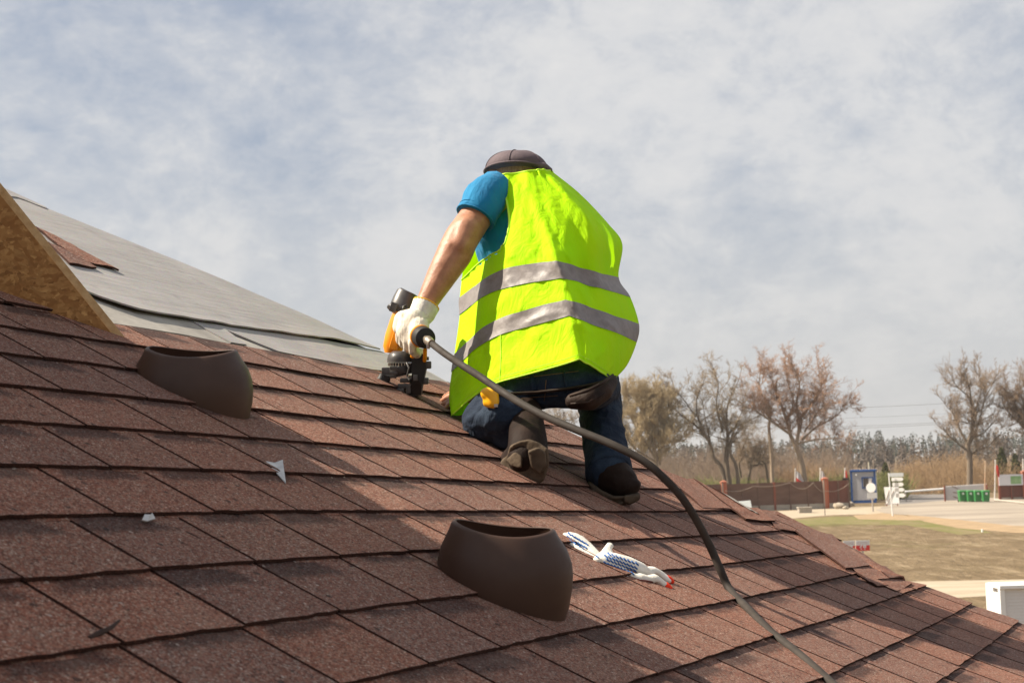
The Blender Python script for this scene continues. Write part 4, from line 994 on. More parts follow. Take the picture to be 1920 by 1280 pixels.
# ---- boundary fence
M_FENCE = mat('brown_panel', rough=.85, fn=vary((.115, .062, .046), (.165, .095, .070), .8, bump=.3, stretch=(1, 1, 3)))
M_FENCER = mat('red_brown_panel', rough=.75, fn=vary((.135, .048, .033), (.17, .062, .042), 1.2))
M_FPOST = mat('rust_red_post', rough=.7, fn=vary((.25, .075, .045), (.20, .06, .035), 2))
M_BRICK = mat('red_brick', rough=.85, fn=lambda nt, b: (lambda br: (nt.put(br.inputs['Vector'], nt.scale(nt.coord(), (1, 1, 1))), [nt.put(br.inputs[i], c) for i, c in ((1, (.40, .115, .055)), (2, (.33, .085, .042)), (3, (.34, .27, .22)))], setattr(br.inputs['Scale'], 'default_value', 2.0), nt.put(b.inputs['Base Color'], br.outputs[0])))(nt.node('ShaderNodeTexBrick')))
M_CONC = mat('pale_concrete', rough=.9, fn=vary((.30, .265, .22), (.42, .37, .31), 1.5, bump=.3))
M_WHITE = mat('white_paint', rough=.6, fn=vary((.72, .72, .70), (.82, .81, .79), 2))
M_ROPE = mat('pale_rope', (.33, .26, .20), .9)
def fence(base_px, end_px, first, last, label, layout, panel_m, hh=2.35, conc=.45):
    a, b = onground(*base_px), onground(*end_px); d = (b-a); L = np.linalg.norm(d); d /= L; n = np.array([d[1], -d[0], 0])
    f = thing('fence', a, label, 'fence')
    def pos(x):   # parameter along the fence seen at picture column x
        r = np.array([(x-960)/FPX, 1]); return np.linalg.solve(np.array([[d[0], -r[0]], [d[1], -r[1]]]), -a[:2])[0]
    for k in range(len(layout)-1):
        s0, s1 = pos(layout[k][0]), pos(layout[k+1][0]); mb = MB(); nb = 9; bh = (hh-conc)/nb
        for q in range(nb):
            c = a+d*(s0+s1)/2+Z*(conc+bh*(q+.5)); mb.box(c, (d, n, Z), ((s1-s0)/2-.01, .03+.012*(q % 2), bh/2-.006))
        mb.box(a+d*(s0+s1)/2+Z*(conc+hh)/2, (d, n, Z), ((s1-s0)/2-.015, .02, (hh-conc)/2))
        tag(mb.build('panel', panel_m(k), f), kind='stuff') if False else mb.build('panel', panel_m(k), f)
        mb = MB(); mb.bbox(a+d*(s0+s1)/2+Z*conc/2, (d, n, Z), ((s1-s0)/2+.02, .09, conc/2), .1); mb.build('footing', M_CONC, f)
    for x, kind in layout:
        c = a+d*pos(x); mb = MB()
        if kind == 'brick':
            mb.box(c+Z*(hh+.12)/2, (d, n, Z), (.23, .23, (hh+.12)/2)); mb.bbox(c+Z*(hh+.16), (d, n, Z), (.28, .28, .05), .3); mb.loft([[c+Z*(hh+.2)+(d*sx+n*sy)*.25 for sx, sy in ((-1, -1), (1, -1), (1, 1), (-1, 1))], [c+Z*(hh+.34)+(d*sx+n*sy)*.03 for sx, sy in ((-1, -1), (1, -1), (1, 1), (-1, 1))]]); mb.build('brick_pillar', M_BRICK, f)
        else: mb.bbox(c+Z*hh/2, (d, n, Z), (.07 if kind != 'post' else .10, .10, hh/2+.02), .2); mb.build('post', M_FPOST if kind == 'post' else M_FENCE, f)
    return f, pos, a, d, n
lay = [(1162, 'brick'), (1193, ''), (1224, ''), (1255, 'post'), (1286, ''), (1317, ''), (1347, 'brick'), (1382, ''), (1411, ''), (1441, 'post'), (1470, ''), (1503, ''), (1536, 'brick'), (1560, ''), (1579, '')]
f1, pos1, a1, d1, n1_ = fence((1162, 966), (1579, 952), 0, 0, 'long brown board fence with red brick pillars, left of the blue hut', lay, lambda k: M_FENCE if k < 12 else M_FENCER)
for x0, x1, sag, z0, z1 in [(1347, 1400, .35, 1.8, 2.1), (1400, 1470, .25, 2.1, 2.3), (1470, 1512, .85, 2.25, 2.25), (1512, 1536, .5, 2.25, 1.5), (1536, 1579, .45, 1.5, 2.1)]:
    mb = MB(); s0, s1 = pos1(x0), pos1(x1)
    mb.tube([a1+d1*lerp(s0, s1, t)+n1_*.32+Z*(lerp(z0, z1, t)-sag*4*t*(1-t)*.6) for t in np.linspace(0, 1, 14)], .02, 5); mb.build('rope', M_ROPE, f1, smooth='all')
lay2 = [(1861, 'post'), (1884, ''), (1908, 'brick'), (1935, ''), (1962, 'post'), (1990, 'brick')]
f2, pos2, a2_, d2_, n2_ = fence((1861, 937), (1990, 933), 0, 0, 'short brown fence with brick pillar under the banner, right of green bins', lay2, lambda k: M_FENCER, hh=2.3, conc=.2)
# ---- banner on the right fence
b0, b1 = pos2(1859), pos2(1904); bt = thing('banner', a2_+d2_*b0, 'white banner with a green picture above the short brown fence', 'banner')
zb, zt = zpx(909, 1880, a2_[1]), zpx(889, 1880, a2_[1])
mb = MB(); mb.bbox(a2_+d2_*(b0+b1)/2+n2_*.2+Z*(zb+zt)/2, (d2_, n2_, Z), ((b1-b0)/2, .04, (zt-zb)/2), .2); mb.build('board', mat('banner_print', rough=.5, fn=vary((.62, .62, .66), (.74, .73, .74), .8)), bt)
mb = MB(); mb.box(a2_+d2_*lerp(b0, b1, .70)+n2_*.245+Z*lerp(zb, zt, .48), (d2_, n2_, Z), ((b1-b0)*.22, .004, (zt-zb)*.37)); mb.build('picture', mat('green_print', rough=.5, fn=vary((.16, .33, .12), (.42, .55, .32), 1.6)), bt)
mb = MB(); mb.box(a2_+d2_*lerp(b0, b1, .5)+n2_*.15+Z*zb*.5, (d2_, n2_, Z), (.04, .04, zb/2)); mb.build('post', M_FPOST, bt)

# ---- flagpoles
M_POLE = mat('white_pole', rough=.5, fn=vary((.66, .62, .58), (.74, .70, .66), 3)); M_FLAGW = mat('white_flag', (.62, .60, .60), .8, trans=.3); M_FLAGR = mat('red_flag', (.62, .05, .04), .8, trans=.3); M_RPOLE = mat('orange_rust_pole', rough=.7, fn=vary((.60, .50, .38), (.48, .24, .12), 2))
def flag(bx, by, tx, ty, label, cols, m=M_POLE, fw=.9, fl=1.5, D=None):
    p = onground(bx, by) if D is None else np.array([(bx-960)/FPX*D, D, 0]); dd = p[1]; tz = zpx(ty, tx, dd); top = np.array([(tx-960)/FPX*dd*1.0+.0, dd, tz])
    # keep the pole near upright: only a slight lean
    lean = np.clip((top-p)[0], -.25, .25); top = p+np.array([lean, 0, tz])
    t = thing('flagpole', p, label, 'flagpole', 'flagpoles along the fence'); mb = MB(); mb.tube([p, top], [.055, .04], 8); mb.build('pole', m, t, smooth=True)
    mb = MB(); mb.ball(top+Z*.04, .07); mb.build('finial', m, t, smooth=True)
    for k, (c, a, b) in enumerate(cols):
        mb = MB(); rows = []
        for i in range(7):
            s = lerp(a, b, i/6); zz_ = top[2]-.1-s*fl; w_ = fw*(.30+.7*s)*(1-.25*max(0, s-.8)*5)
            rows.append([np.array([top[0]+.05+w_*q/6, dd-.1+.10*math.sin(q*1.7+s*4), zz_-.55*q/6*fw*(.4+s)]) for q in range(7)])
        mb.add([p_ for r in rows for p_ in r], [(i*7+j, i*7+j+1, (i+1)*7+j+1, (i+1)*7+j) for i in range(6) for j in range(6)]); mb.build('flag', c, t, smooth='all')
    return t
flag(1489, 951, 1486, 880, 'flagpole with a drooping red and white flag in front of brown fence', [(M_FLAGW, 0, .55), (M_FLAGR, .55, 1)], fw=1.05, fl=1.1)
flag(1536, 953, 1530, 879, 'leaning pole with a limp white flag beside the brick pillar', [(M_FLAGW, 0, 1)], fw=.6, fl=1.3)
flag(1582, 943, 1579, 879, 'thin pole with a small red pennant left of the blue hut', [(M_FLAGR, 0, 1)], fw=.28, fl=1.3)
flag(1846, 938, 1842, 866, 'rusty orange pole standing behind the green bins', [], m=M_RPOLE)
flag(1865, 938, 1858, 864, 'pole with a small red flag at the left end of the banner', [(M_FLAGR, .2, 1)], fw=.3, fl=1.2)
flag(1917, 933, 1912, 862, 'pole with a pale flag beside the right brick pillar', [(M_FLAGW, 0, 1)], fw=.5, fl=1.2)

# ---- blue-framed hut
p = onground(1597, 943); D = p[1]; W_, H_ = 2.25, zpx(882, 1600, D); xl = p[0]
M_BLUE = mat('blue_paint', rough=.5, fn=vary((.010, .055, .20), (.018, .080, .26), 2)); M_CORR = mat('light_grey_sheet', rough=.55, fn=vary((.50, .50, .52), (.58, .57, .58), 1.5))
hut = thing('site_hut', p, 'small grey cabin with a blue frame and one window by the gate', 'hut')
hd_ = np.array([1, -.30, 0]); hd_ /= np.linalg.norm(hd_); hn = np.array([hd_[1], -hd_[0], 0])
def hp3(s, dep, z): return p+hd_*s+hn*(-dep)+Z*z
mb = MB(); mb.box(hp3(W_/2, 1.25, H_/2+.1), (hd_, hn, Z), (W_/2-.05, 1.2, H_/2-.18)); mb.build('wall', M_CORR, hut)
mb = MB()
for k in range(22): mb.box(hp3(.13+(W_-.26)*k/21, .035, H_/2+.1), (hd_, hn, Z), (.022, .022, H_/2-.18))
tag(mb.build('corrugation', M_CORR, hut), kind='stuff')
for s in (.06, W_-.06): mb = MB(); mb.box(hp3(s, .06, H_/2), (hd_, hn, Z), (.085, .12, H_/2)); mb.build('corner_post', M_BLUE, hut)
mb = MB(); mb.bbox(hp3(W_/2, 1.2, H_-.02), (hd_, hn, Z), (W_/2+.05, 1.35, .10), .2); mb.build('roof', M_BLUE, hut)
mb = MB(); mb.box(hp3(W_/2, .07, .12), (hd_, hn, Z), (W_/2, .10, .12)); mb.build('sill_beam', M_BLUE, hut)
wz0, wz1, ws0, ws1 = zpx(913.5, 1618, D), zpx(894.5, 1618, D), 1.05, 2.0
mb = MB()
for c, h in (((ws0+ws1)/2, 0), ((ws0+ws1)/2, 1)): mb.box(hp3(c, -.02, wz1 if h else wz0), (hd_, hn, Z), ((ws1-ws0)/2+.05, .05, .045))
for s in (ws0, ws1): mb.box(hp3(s, -.02, (wz0+wz1)/2), (hd_, hn, Z), (.045, .048, (wz1-wz0)/2))
wf = mb.build('window_frame', M_BLUE, hut)
mb = MB(); mb.box(hp3(ws0+.33, -.005, (wz0+wz1)/2), (hd_, hn, Z), (.21, .02, (wz1-wz0)/2-.06)); mb.build('pane', mat('dark_window_glass', (.10, .085, .07), .12, spec=.6), wf)
mb = MB(); mb.box(hp3(ws1-.2, -.004, (wz0+wz1)/2), (hd_, hn, Z), (.17, .02, (wz1-wz0)/2-.05)); mb.build('blind', M_WHITE, wf)
mb = MB(); mb.ball(hp3(.55, -.06, zpx(889.5, 1605, D)), .09); mb.build('lamp', M_WHITE, hut, smooth=True)
mb = MB(); mb.tube([hp3(1.65, 1., H_), hp3(1.65, 1., H_+.75)], .06, 8); mb.build('chimney', mat('cream_pipe', (.62, .55, .38), .6), hut, smooth=True)
mb = MB(); mb.bbox(hp3(W_/2, 1.2, .02), (hd_, hn, Z), (W_/2-.1, 1.0, .05), .1); mb.build('plinth', M_CONC, hut)
# low dark gate left of the hut
q = onground(1590, 944); gt = thing('gate', q, 'dark brown gate leaf between red fence panel and the hut', 'gate')
mb = MB(); mb.bbox(q+Z*1.2+X*(-.1), (X, Y, Z), (.32, .04, 1.2), .2); mb.build('leaf', mat('dark_brown_sheet', rough=.7, fn=vary((.040, .024, .022), (.06, .036, .03), 1.5)), gt)
mb = MB(); mb.tube([q+X*.2+Y*(-.06)+Z*1.1, q+X*.2+Y*(-.12)+Z*1.3], .02, 6); mb.build('handle', M_STEEL, gt)

# ---- round traffic sign seen from behind, with plates
p = onground(1637, 959); D = p[1]; t = thing('traffic_sign', p, 'round white sign on a grey post in front of the hut', 'sign')
ztop = zpx(898, 1636, D); mb = MB(); mb.tube([p, p+Z*ztop+X*-.03], .06, 8); mb.build('post', mat('grey_post', (.36, .31, .27), .6), t, smooth=True)
zc = zpx(913, 1634, D); mb = MB(); mb.tube([p+Z*zc-Y*.075+X*-.09, p+Z*zc-Y*.10+X*-.102], [.38, .38], 28); mb.build('disc', M_WHITE, t, smooth=True)
mb = MB(); mb.bbox(p+Z*zpx(927.5, 1636, D)+X*(-.02)-Y*.075, (X, Y, Z), (.39, .014, .22), .3); mb.build('plate', M_WHITE, t)
# ---- finger post
p = onground(1674, 967); D = p[1]; t = thing('direction_sign', p, 'white post with five stacked arrow boards beside the yard entrance', 'sign')
mb = MB(); mb.tube([p, p+Z*zpx(886, 1670, D)+X*-.15], [.055, .045], 8); mb.build('post', M_WHITE, t, smooth=True)
for y0, y1, x0, x1, tipR, m_ in [(886, 893, 1656, 1681, False, mat('pale_grey_board', (.50, .52, .53), .5)), (894.5, 901, 1661, 1681, True, M_WHITE), (904, 911, 1662, 1681, True, M_WHITE), (914, 921, 1664, 1682, True, M_WHITE), (924, 931.5, 1667, 1683, True, M_WHITE)]:
    zb, zt = zpx(y1, 1670, D), zpx(y0, 1670, D); xa, xb = [(x-960)/FPX*D for x in (x0, x1)]; zm = (zb+zt)/2; e = .12
    poly = [(xa, zb), (xb-e, zb), (xb, zm), (xb-e, zt), (xa, zt)] if tipR else [(xa+e, zb), (xb, zb), (xb, zt), (xa+e, zt), (xa, zm)]
    mb = MB(); xm = (1671-960)/FPX*D; mb.prism([np.array([x, D-.10-.5*(x-xm), z]) for x, z in poly], (.012, .027, 0)); mb.build('arrow_board', m_, t)
# ---- white board with struts at the gate
p = onground(1652, 949); D = p[1]; t = thing('white_board', p, 'big blank white board on struts between round sign and finger post', 'board')
xa, xb = (1647-960)/FPX*D, (1671-960)/FPX*D; zt, zb = zpx(912, 1660, D), zpx(943, 1660, D)
mb = MB(); mb.prism([np.array([xa, D+.30, zt]), np.array([xb, D-.30, zt-.02]), np.array([xb, D-.30, zb]), np.array([xa+.12, D+.25, zb])], (.02, .04, 0)); mb.build('panel', M_WHITE, t)
for k, (u0, u1) in enumerate([((.1, .2), (.45, 1.)), ((.2, .0), (.75, .9))]):
    mb = MB(); mb.tube([np.array([lerp(xa, xb, u0[0]), D-.03+.3-.6*u0[0], lerp(zb, zt, u0[1])]), np.array([lerp(xa, xb, u1[0]), D-.03+.3-.6*u1[0], lerp(zb, zt, u1[1])])], .025, 6); mb.build('strut', mat('brown_strut', (.22, .15, .11), .8), t)
for s in (.15, .9): mb = MB(); mb.tube([np.array([lerp(xa, xb, s), D+.40-.6*s, 0]), np.array([lerp(xa, xb, s), D+.40-.6*s, zt])], .04, 6); mb.build('leg', M_FPOST, t)
# ---- barrier
p = onground(1767, 938); D = p[1]; t = thing('barrier', p, 'long white barrier pole across the driveway', 'barrier')
zA, zB = zpx(921, 1686, D), zpx(914.5, 1768, D); xa, xb = (1684-960)/FPX*D, (1770-960)/FPX*D
mb = MB(); mb.tube([np.array([xa, D, zA]), np.array([xb, D, zB])], .09, 8); mb.build('arm', M_WHITE, t, smooth=True)
mb = MB(); mb.bbox(np.array([(1766.5-960)/FPX*D, D+.12, zB/2]), (X, Y, Z), (.08, .08, zB/2), .2); mb.build('post', M_CONC, t)
mb = MB(); mb.bbox(np.array([(1771.5-960)/FPX*D, D+.1, zB*.62]), (X, Y, Z), (.18, .10, .12), .2); mb.build('counterweight', mat('pink_block', (.50, .30, .24), .8), t)
mb = MB(); mb.tube([np.array([xa+.1, D+.05, 0]), np.array([xa+.1, D+.05, zA])], .05, 6); mb.build('rest', M_CONC, t)
# ---- bin enclosure and bins
p = onground(1777, 940); q = onground(1857, 938); D = p[1]; t = thing('bin_enclosure', p, 'pale corrugated sheet fence standing behind the green bins', 'fence')
d_ = (q-p); L_ = np.linalg.norm(d_); d_ /= L_; hz = zpx(910, 1790, D); mb = MB(); N = 60
rowa = [p+d_*L_*k/N+Y*(.9+.05*(k % 2)) for k in range(N+1)]
mb.add([r+Z*.08 for r in rowa]+[r+Z*hz+Z*.12*k/N for k, r in enumerate(rowa)], [(k, k+1, N+2+k, N+1+k) for k in range(N)]); sh_ = mb.build('sheet', mat('galvanised_sheet', rough=.55, metal=.1, fn=vary((.50, .48, .48), (.60, .58, .57), 1.2)), t)
for x, y0, y1, xe in ((1777, 911, 922, 1802), (1778, 922, 927, 1802), (1778, 930, 939, 1802), (1838, 918, 907, 1858)):
    mb = MB(); mb.tube([np.array([(x-960)/FPX*D, D+.75, zpx(y0, x, D)]), np.array([(xe-960)/FPX*D, D+.75, zpx(y1, xe, D)])], .035, 6); mb.build('brace', mat('rusty_brace', (.16, .10, .08), .8), t)
for s in (0, 1): mb = MB(); mb.bbox(p+d_*L_*s+Y*.85+Z*hz/2, (X, Y, Z), (.06, .06, hz/2+.05), .2); mb.build('post', M_FPOST, t)
M_BIN = mat('green_bin_plastic', rough=.45, fn=vary((.030, .16, .045), (.042, .21, .060), 3)); M_BINL = mat('green_bin_lid', rough=.45, fn=vary((.045, .20, .055), (.055, .24, .07), 3))
for k, (x0, x1) in enumerate([(1800, 1813.5), (1815.5, 1827), (1829, 1841), (1844, 1857)]):
    c = onground((x0+x1)/2, 941); D = c[1]; wd = (x1-x0)/FPX*D/2; hh = zpx(918.5, x0, D)
    t = thing('wheeled_bin', c, ['leftmost green wheeled bin', 'second green wheeled bin from the left', 'third green wheeled bin from the left', 'rightmost green wheeled bin'][k]+' in front of the pale sheet fence', 'bin', 'green wheeled bins')
    mb = MB(); mb.loft([[c+X*sx*wd*f_+Y*(.35+sy*.36*f_)+Z*z for sx, sy in ((-1, -1), (1, -1), (1, 1), (-1, 1))] for z, f_ in ((.06, .80), (.12, .84), (hh-.16, .97), (hh-.1, 1.0))]); mb.build('body', M_BIN, t)
    mb = MB(); mb.loft([[c+X*sx*wd*f_+Y*(.35+sy*.40*f_)+Z*z for sx, sy in ((-1, -1), (1, -1), (1, 1), (-1, 1))] for z, f_ in ((hh-.1, 1.05), (hh-.05, 1.05), (hh+.02, .8))]); mb.build('lid', M_BINL, t)
    mb = MB(); mb.box(c-Y*.0+Z*(hh-.27)+Y*.012, (X, Y, Z), (.09, .02, .09)); mb.build('sticker', M_WHITE, t)
    for s in (-1, 1): mb = MB(); mb.tube([c+X*s*wd*.75+Y*.62+Z*.1, c+X*s*wd*.95+Y*.62+Z*.1], .1, 12); mb.build('wheel', M_BLACK, t, smooth=True)
# ---- odds and ends along the fence
p = onground(1396, 961); D = p[1]; k = D/FPX; t = thing('white_sheet', p, 'blank white sheet leaning against the brown fence', 'sheet')
mb = MB(); mb.prism([p+X*-.75+Z*.15, p+X*.68+Z*0, p+X*.58+Z*.98+Y*.35, p+X*-.8+Z*.92+Y*.35], (0, .05, .01)); mb.build('face', mat('white_laminate', (.70, .74, .72), .5), t)
mb = MB(); mb.tube([p+X*-.4+Z*.5+Y*.25, p+X*-.4+Y*.7], .03, 6); mb.build('prop', M_FPOST, t)
p = onground(1509, 961); mb = MB(); mb.bbox(p+Z*.2, (X, Y, Z), (.52, .4, .2), .25); t = thing('well_cover', p, 'pale concrete block with a slab on it in front of the fence', 'concrete block'); mb.build('block', M_CONC, t)
mb = MB(); mb.bbox(p+Z*.43, (X, Y, Z), (.58, .46, .04), .3); mb.build('slab', M_CONC, t)
p = onground(1568, 948); mb = MB(); c = p+Z*.30; mb.tube([c+X*math.cos(a)*.25+Z*math.sin(a)*.25 for a in np.linspace(0, 2*math.pi, 25)], .09, 10); tag(mb.build('old_tyre', M_BLACK, smooth='all'), 'old black tyre leaning by the rubble next to the red fence panel', 'tyre')
rr_ = random.Random(11)
M_RUB = mat('rubble_stone', rough=.9, fn=vary((.30, .25, .19), (.46, .39, .31), 3, bump=.5))
names = ['large pale stone at the left of the rubble heap by the hut', 'pale angular stone in the middle of the rubble heap', 'rounded stone at the right of the rubble heap', 'small stone at the near foot of the rubble heap', 'tall stone behind the others in the rubble heap', 'small brown stone at the far right of the rubble heap']
for k, (x, y, r) in enumerate([(1573, 953, .42), (1582, 950, .38), (1592, 949, .36), (1586, 954, .22), (1580, 946, .45), (1598, 948, .2)]):
    p = onground(x, y); bm = bmesh.new(); bmesh.ops.create_icosphere(bm, subdivisions=2, radius=1)
    mb = MB(); bm.verts.index_update()
    mb.add([p+np.array([v.co.x*r*1.25, v.co.y*r, (v.co.z*.72+.55)*r])*(1+.28*nz(v.co.x*1.6+k*7, v.co.y*1.6, v.co.z*1.6)) if False else p+np.array([v.co.x*r*1.25, v.co.y*r, (v.co.z*.72+.55)*r])+np.array([nz(v.co.x*1.6+k*7, v.co.y*2, v.co.z*2), nz(v.co.y*2+k*3, v.co.x*2), nz(v.co.z*2+k, v.co.x*2)])*r*.35 for v in bm.verts], [tuple(v.index for v in f.verts) for f in bm.faces]); bm.free()
    tag(mb.build('rubble_stone', M_RUB), names[k], 'stone', 'rubble heap by the hut')
def stake(bx, by, ty, label, m, r=.04):
    p = onground(bx, by); mb = MB(); z = zpx(ty, bx, p[1]); mb.tube([p, p+Z*z*.9, p+Z*z], [r, r, r*.4], 7); tag(mb.build('stake', m, smooth=True), label, 'stake', 'stakes in the field')
stake(1547, 966, 948, 'thin dark stake in the grass below the leaning flagpole', mat('dark_stake', (.10, .09, .08), .8), .03)
stake(1502, 948, 926, 'short white marker post in front of the brown fence', M_WHITE, .06)
stake(1842, 997, 990, 'tiny white peg in the dry field below the yard', M_WHITE, .06)
# kerb by the right fence
mb = MB(); kp = [onground(x, y) for x, y in [(1866, 939), (1890, 941), (1925, 945), (2060, 958)]]; mb.tube([q_+Z*.07 for q_ in kp], .12, 4); tag(mb.build('kerb', M_CONC), kind='structure')

# ---- plot number signs
def plot_sign(cx, cy, w, h, D, label, digits):
    c = at(cx, cy, D); t = thing('plot_sign', c*np.array([1, 1, 0]), label, 'sign', 'plot number signs')
    mb = MB(); mb.box(c, (X, Y, Z), (w/2, .012, h/2)); bd = mb.build('board', M_WHITE, t)
    mb = MB(); mb.box(c-Z*h*.24-Y*.016, (X, Y, Z), (w/2, .004, h*.26)); rd_ = mb.build('red_field', mat('red_sign_paint', (.68, .045, .04), .5), t)
    mb = MB()
    for k in range(2): mb.box(c+Z*(h*(.16+.15*k))-Y*.015, (X, Y, Z), (w*.40, .002, h*.028))
    mb.build('small_print', mat('grey_print', (.55, .42, .42), .6), bd)
    cu = bpy.data.curves.new('number', 'FONT'); cu.body = digits; cu.size = h*.70; cu.align_x = 'CENTER'; cu.align_y = 'CENTER'; cu.extrude = .003; cu.offset = .008
    o = bpy.data.objects.new('number_text', cu); C.objects.link(o); dg = bpy.context.evaluated_depsgraph_get()
    me = bpy.data.meshes.new_from_object(o.evaluated_get(dg)); bpy.data.objects.remove(o)
    me.materials.clear(); me.materials.append(M_WHITE); o = bpy.data.objects.new('number', me); C.objects.link(o); o.parent = rd_
    o.rotation_euler = (R(90), 0, 0); o.location = Vector(c-Z*h*.25-Y*.024)-WL[rd_.name]
    mb = MB(); mb.box(np.array([c[0], c[1]+.03, c[2]/2]), (X, Y, Z), (.03, .03, c[2]/2)); mb.build('post', M_STEEL, t)
plot_sign(1617.5, 1022, .54, .40, 60, 'white and red plot sign with number 68 in the field', '68')
plot_sign(1592, 1023, .46, .42, 62, 'white and red plot sign half hidden by the roof, left of number 68', '67')

# ---- white clad porch at the lower right
D = 30.; c = lambda x, y, dd=D: at(x, y, dd)
px0, px1 = (1850-960)/FPX*D, (1912-960)/FPX*D; zt = zpx(1096, 1880, D)
t = thing('white_porch', np.array([px0, D, 0]), 'white clad porch corner at the right edge below the roof', 'porch')
M_SID = mat('white_cladding', rough=.6, fn=vary((.66, .64, .62), (.72, .70, .68), 2)); mb = MB()
nb = int(zt/.062)
for k in range(nb): mb.loft([[np.array([x, y, z]) for x, y, z in ((px0+.09, D-.012, k*.062), (px1, D-.012, k*.062), (px1, D+.02, k*.062), (px0+.09, D+.02, k*.062))], [np.array([x, y, z]) for x, y, z in ((px0+.09, D+.004, k*.062+.06), (px1, D+.004, k*.062+.06), (px1, D+.02, k*.062+.06), (px0+.09, D+.02, k*.062+.06))]])
tag(mb.build('cladding', M_SID, t), kind='stuff')
mb = MB(); mb.box(np.array([(px0+px1)/2+.04, D+.6, zt/2]), (X, Y, Z), ((px1-px0)/2-.05, .57, zt/2-.01)); mb.build('core', M_SID, t)
mb = MB(); mb.bbox(np.array([px0+.04, D-.0, zt/2]), (X, Y, Z), (.05, .06, zt/2), .2); mb.build('corner_trim', M_WHITE, t)
mb = MB(); mb.bbox(np.array([(px0+px1)/2+.4, D+.3, zt+.0]), (X, Y, Z), ((px1-px0)/2+.42, .4, .035), .3); mb.build('top_trim', M_WHITE, t)
mb = MB(); mb.bbox(np.array([px1+.32, D+.12, zt-.22]), (X, Y, Z), (.29, .05, .2), .1); mb.build('lintel', M_SID, t)
mb = MB(); mb.box(np.array([px1+.33, D+.3, zt/2-.2]), (X, Y, Z), (.28, .05, zt/2-.22)); mb.build('door', mat('brown_door', rough=.5, fn=vary((.075, .035, .025), (.10, .05, .035), 2)), t)

# ================================================================== vegetation
class Seg:
    """collects many thin tapered branches as slim tubes"""
    def __init__(s): s.v = []; s.f = []; s.n = 0
    def add(s, p, q, r0, r1, sides=3):
        tx, ty, tz = q[0]-p[0], q[1]-p[1], q[2]-p[2]; L = math.sqrt(tx*tx+ty*ty+tz*tz)+1e-9; tx /= L; ty /= L; tz /= L
        if abs(tz) < .8: xx, xy, xz = -ty, tx, 0.
        else: xx, xy, xz = 0., -tz, ty
        l = math.sqrt(xx*xx+xy*xy+xz*xz)+1e-9; xx /= l; xy /= l; xz /= l
        yx, yy, yz = ty*xz-tz*xy, tz*xx-tx*xz, tx*xy-ty*xx; o = s.n
        for pt, r in ((p, r0), (q, r1)):
            for k in range(sides):
                an = 6.2831853*k/sides; c, d = math.cos(an)*r, math.sin(an)*r
                s.v.append((pt[0]+xx*c+yx*d, pt[1]+xy*c+yy*d, pt[2]+xz*c+yz*d))
        for k in range(sides): s.f.append((o+k, o+(k+1) % sides, o+sides+(k+1) % sides, o+sides+k))
        s.n += 2*sides
    def build(s, name, m, parent=None):
        me = bpy.data.meshes.new(name); me.from_pydata(s.v, [], s.f); me.materials.append(m)
        for p in me.polygons: p.use_smooth = True
        o = bpy.data.objects.new(name, me); C.objects.link(o); WL[o.name] = Vector((0, 0, 0))
        if parent is not None: o.parent = parent; o.location = -WL[parent.name]
        return o
def bark(c0, c1): return mat('bark', rough=.9, fn=vary(c0, c1, 1.5, bump=.4, stretch=(1, 1, .3)))
def rndunit(rg):
    v = np.array([rg.gauss(0, 1), rg.gauss(0, 1), rg.gauss(0, 1)]); return v/(math.sqrt(v @ v)+1e-9)
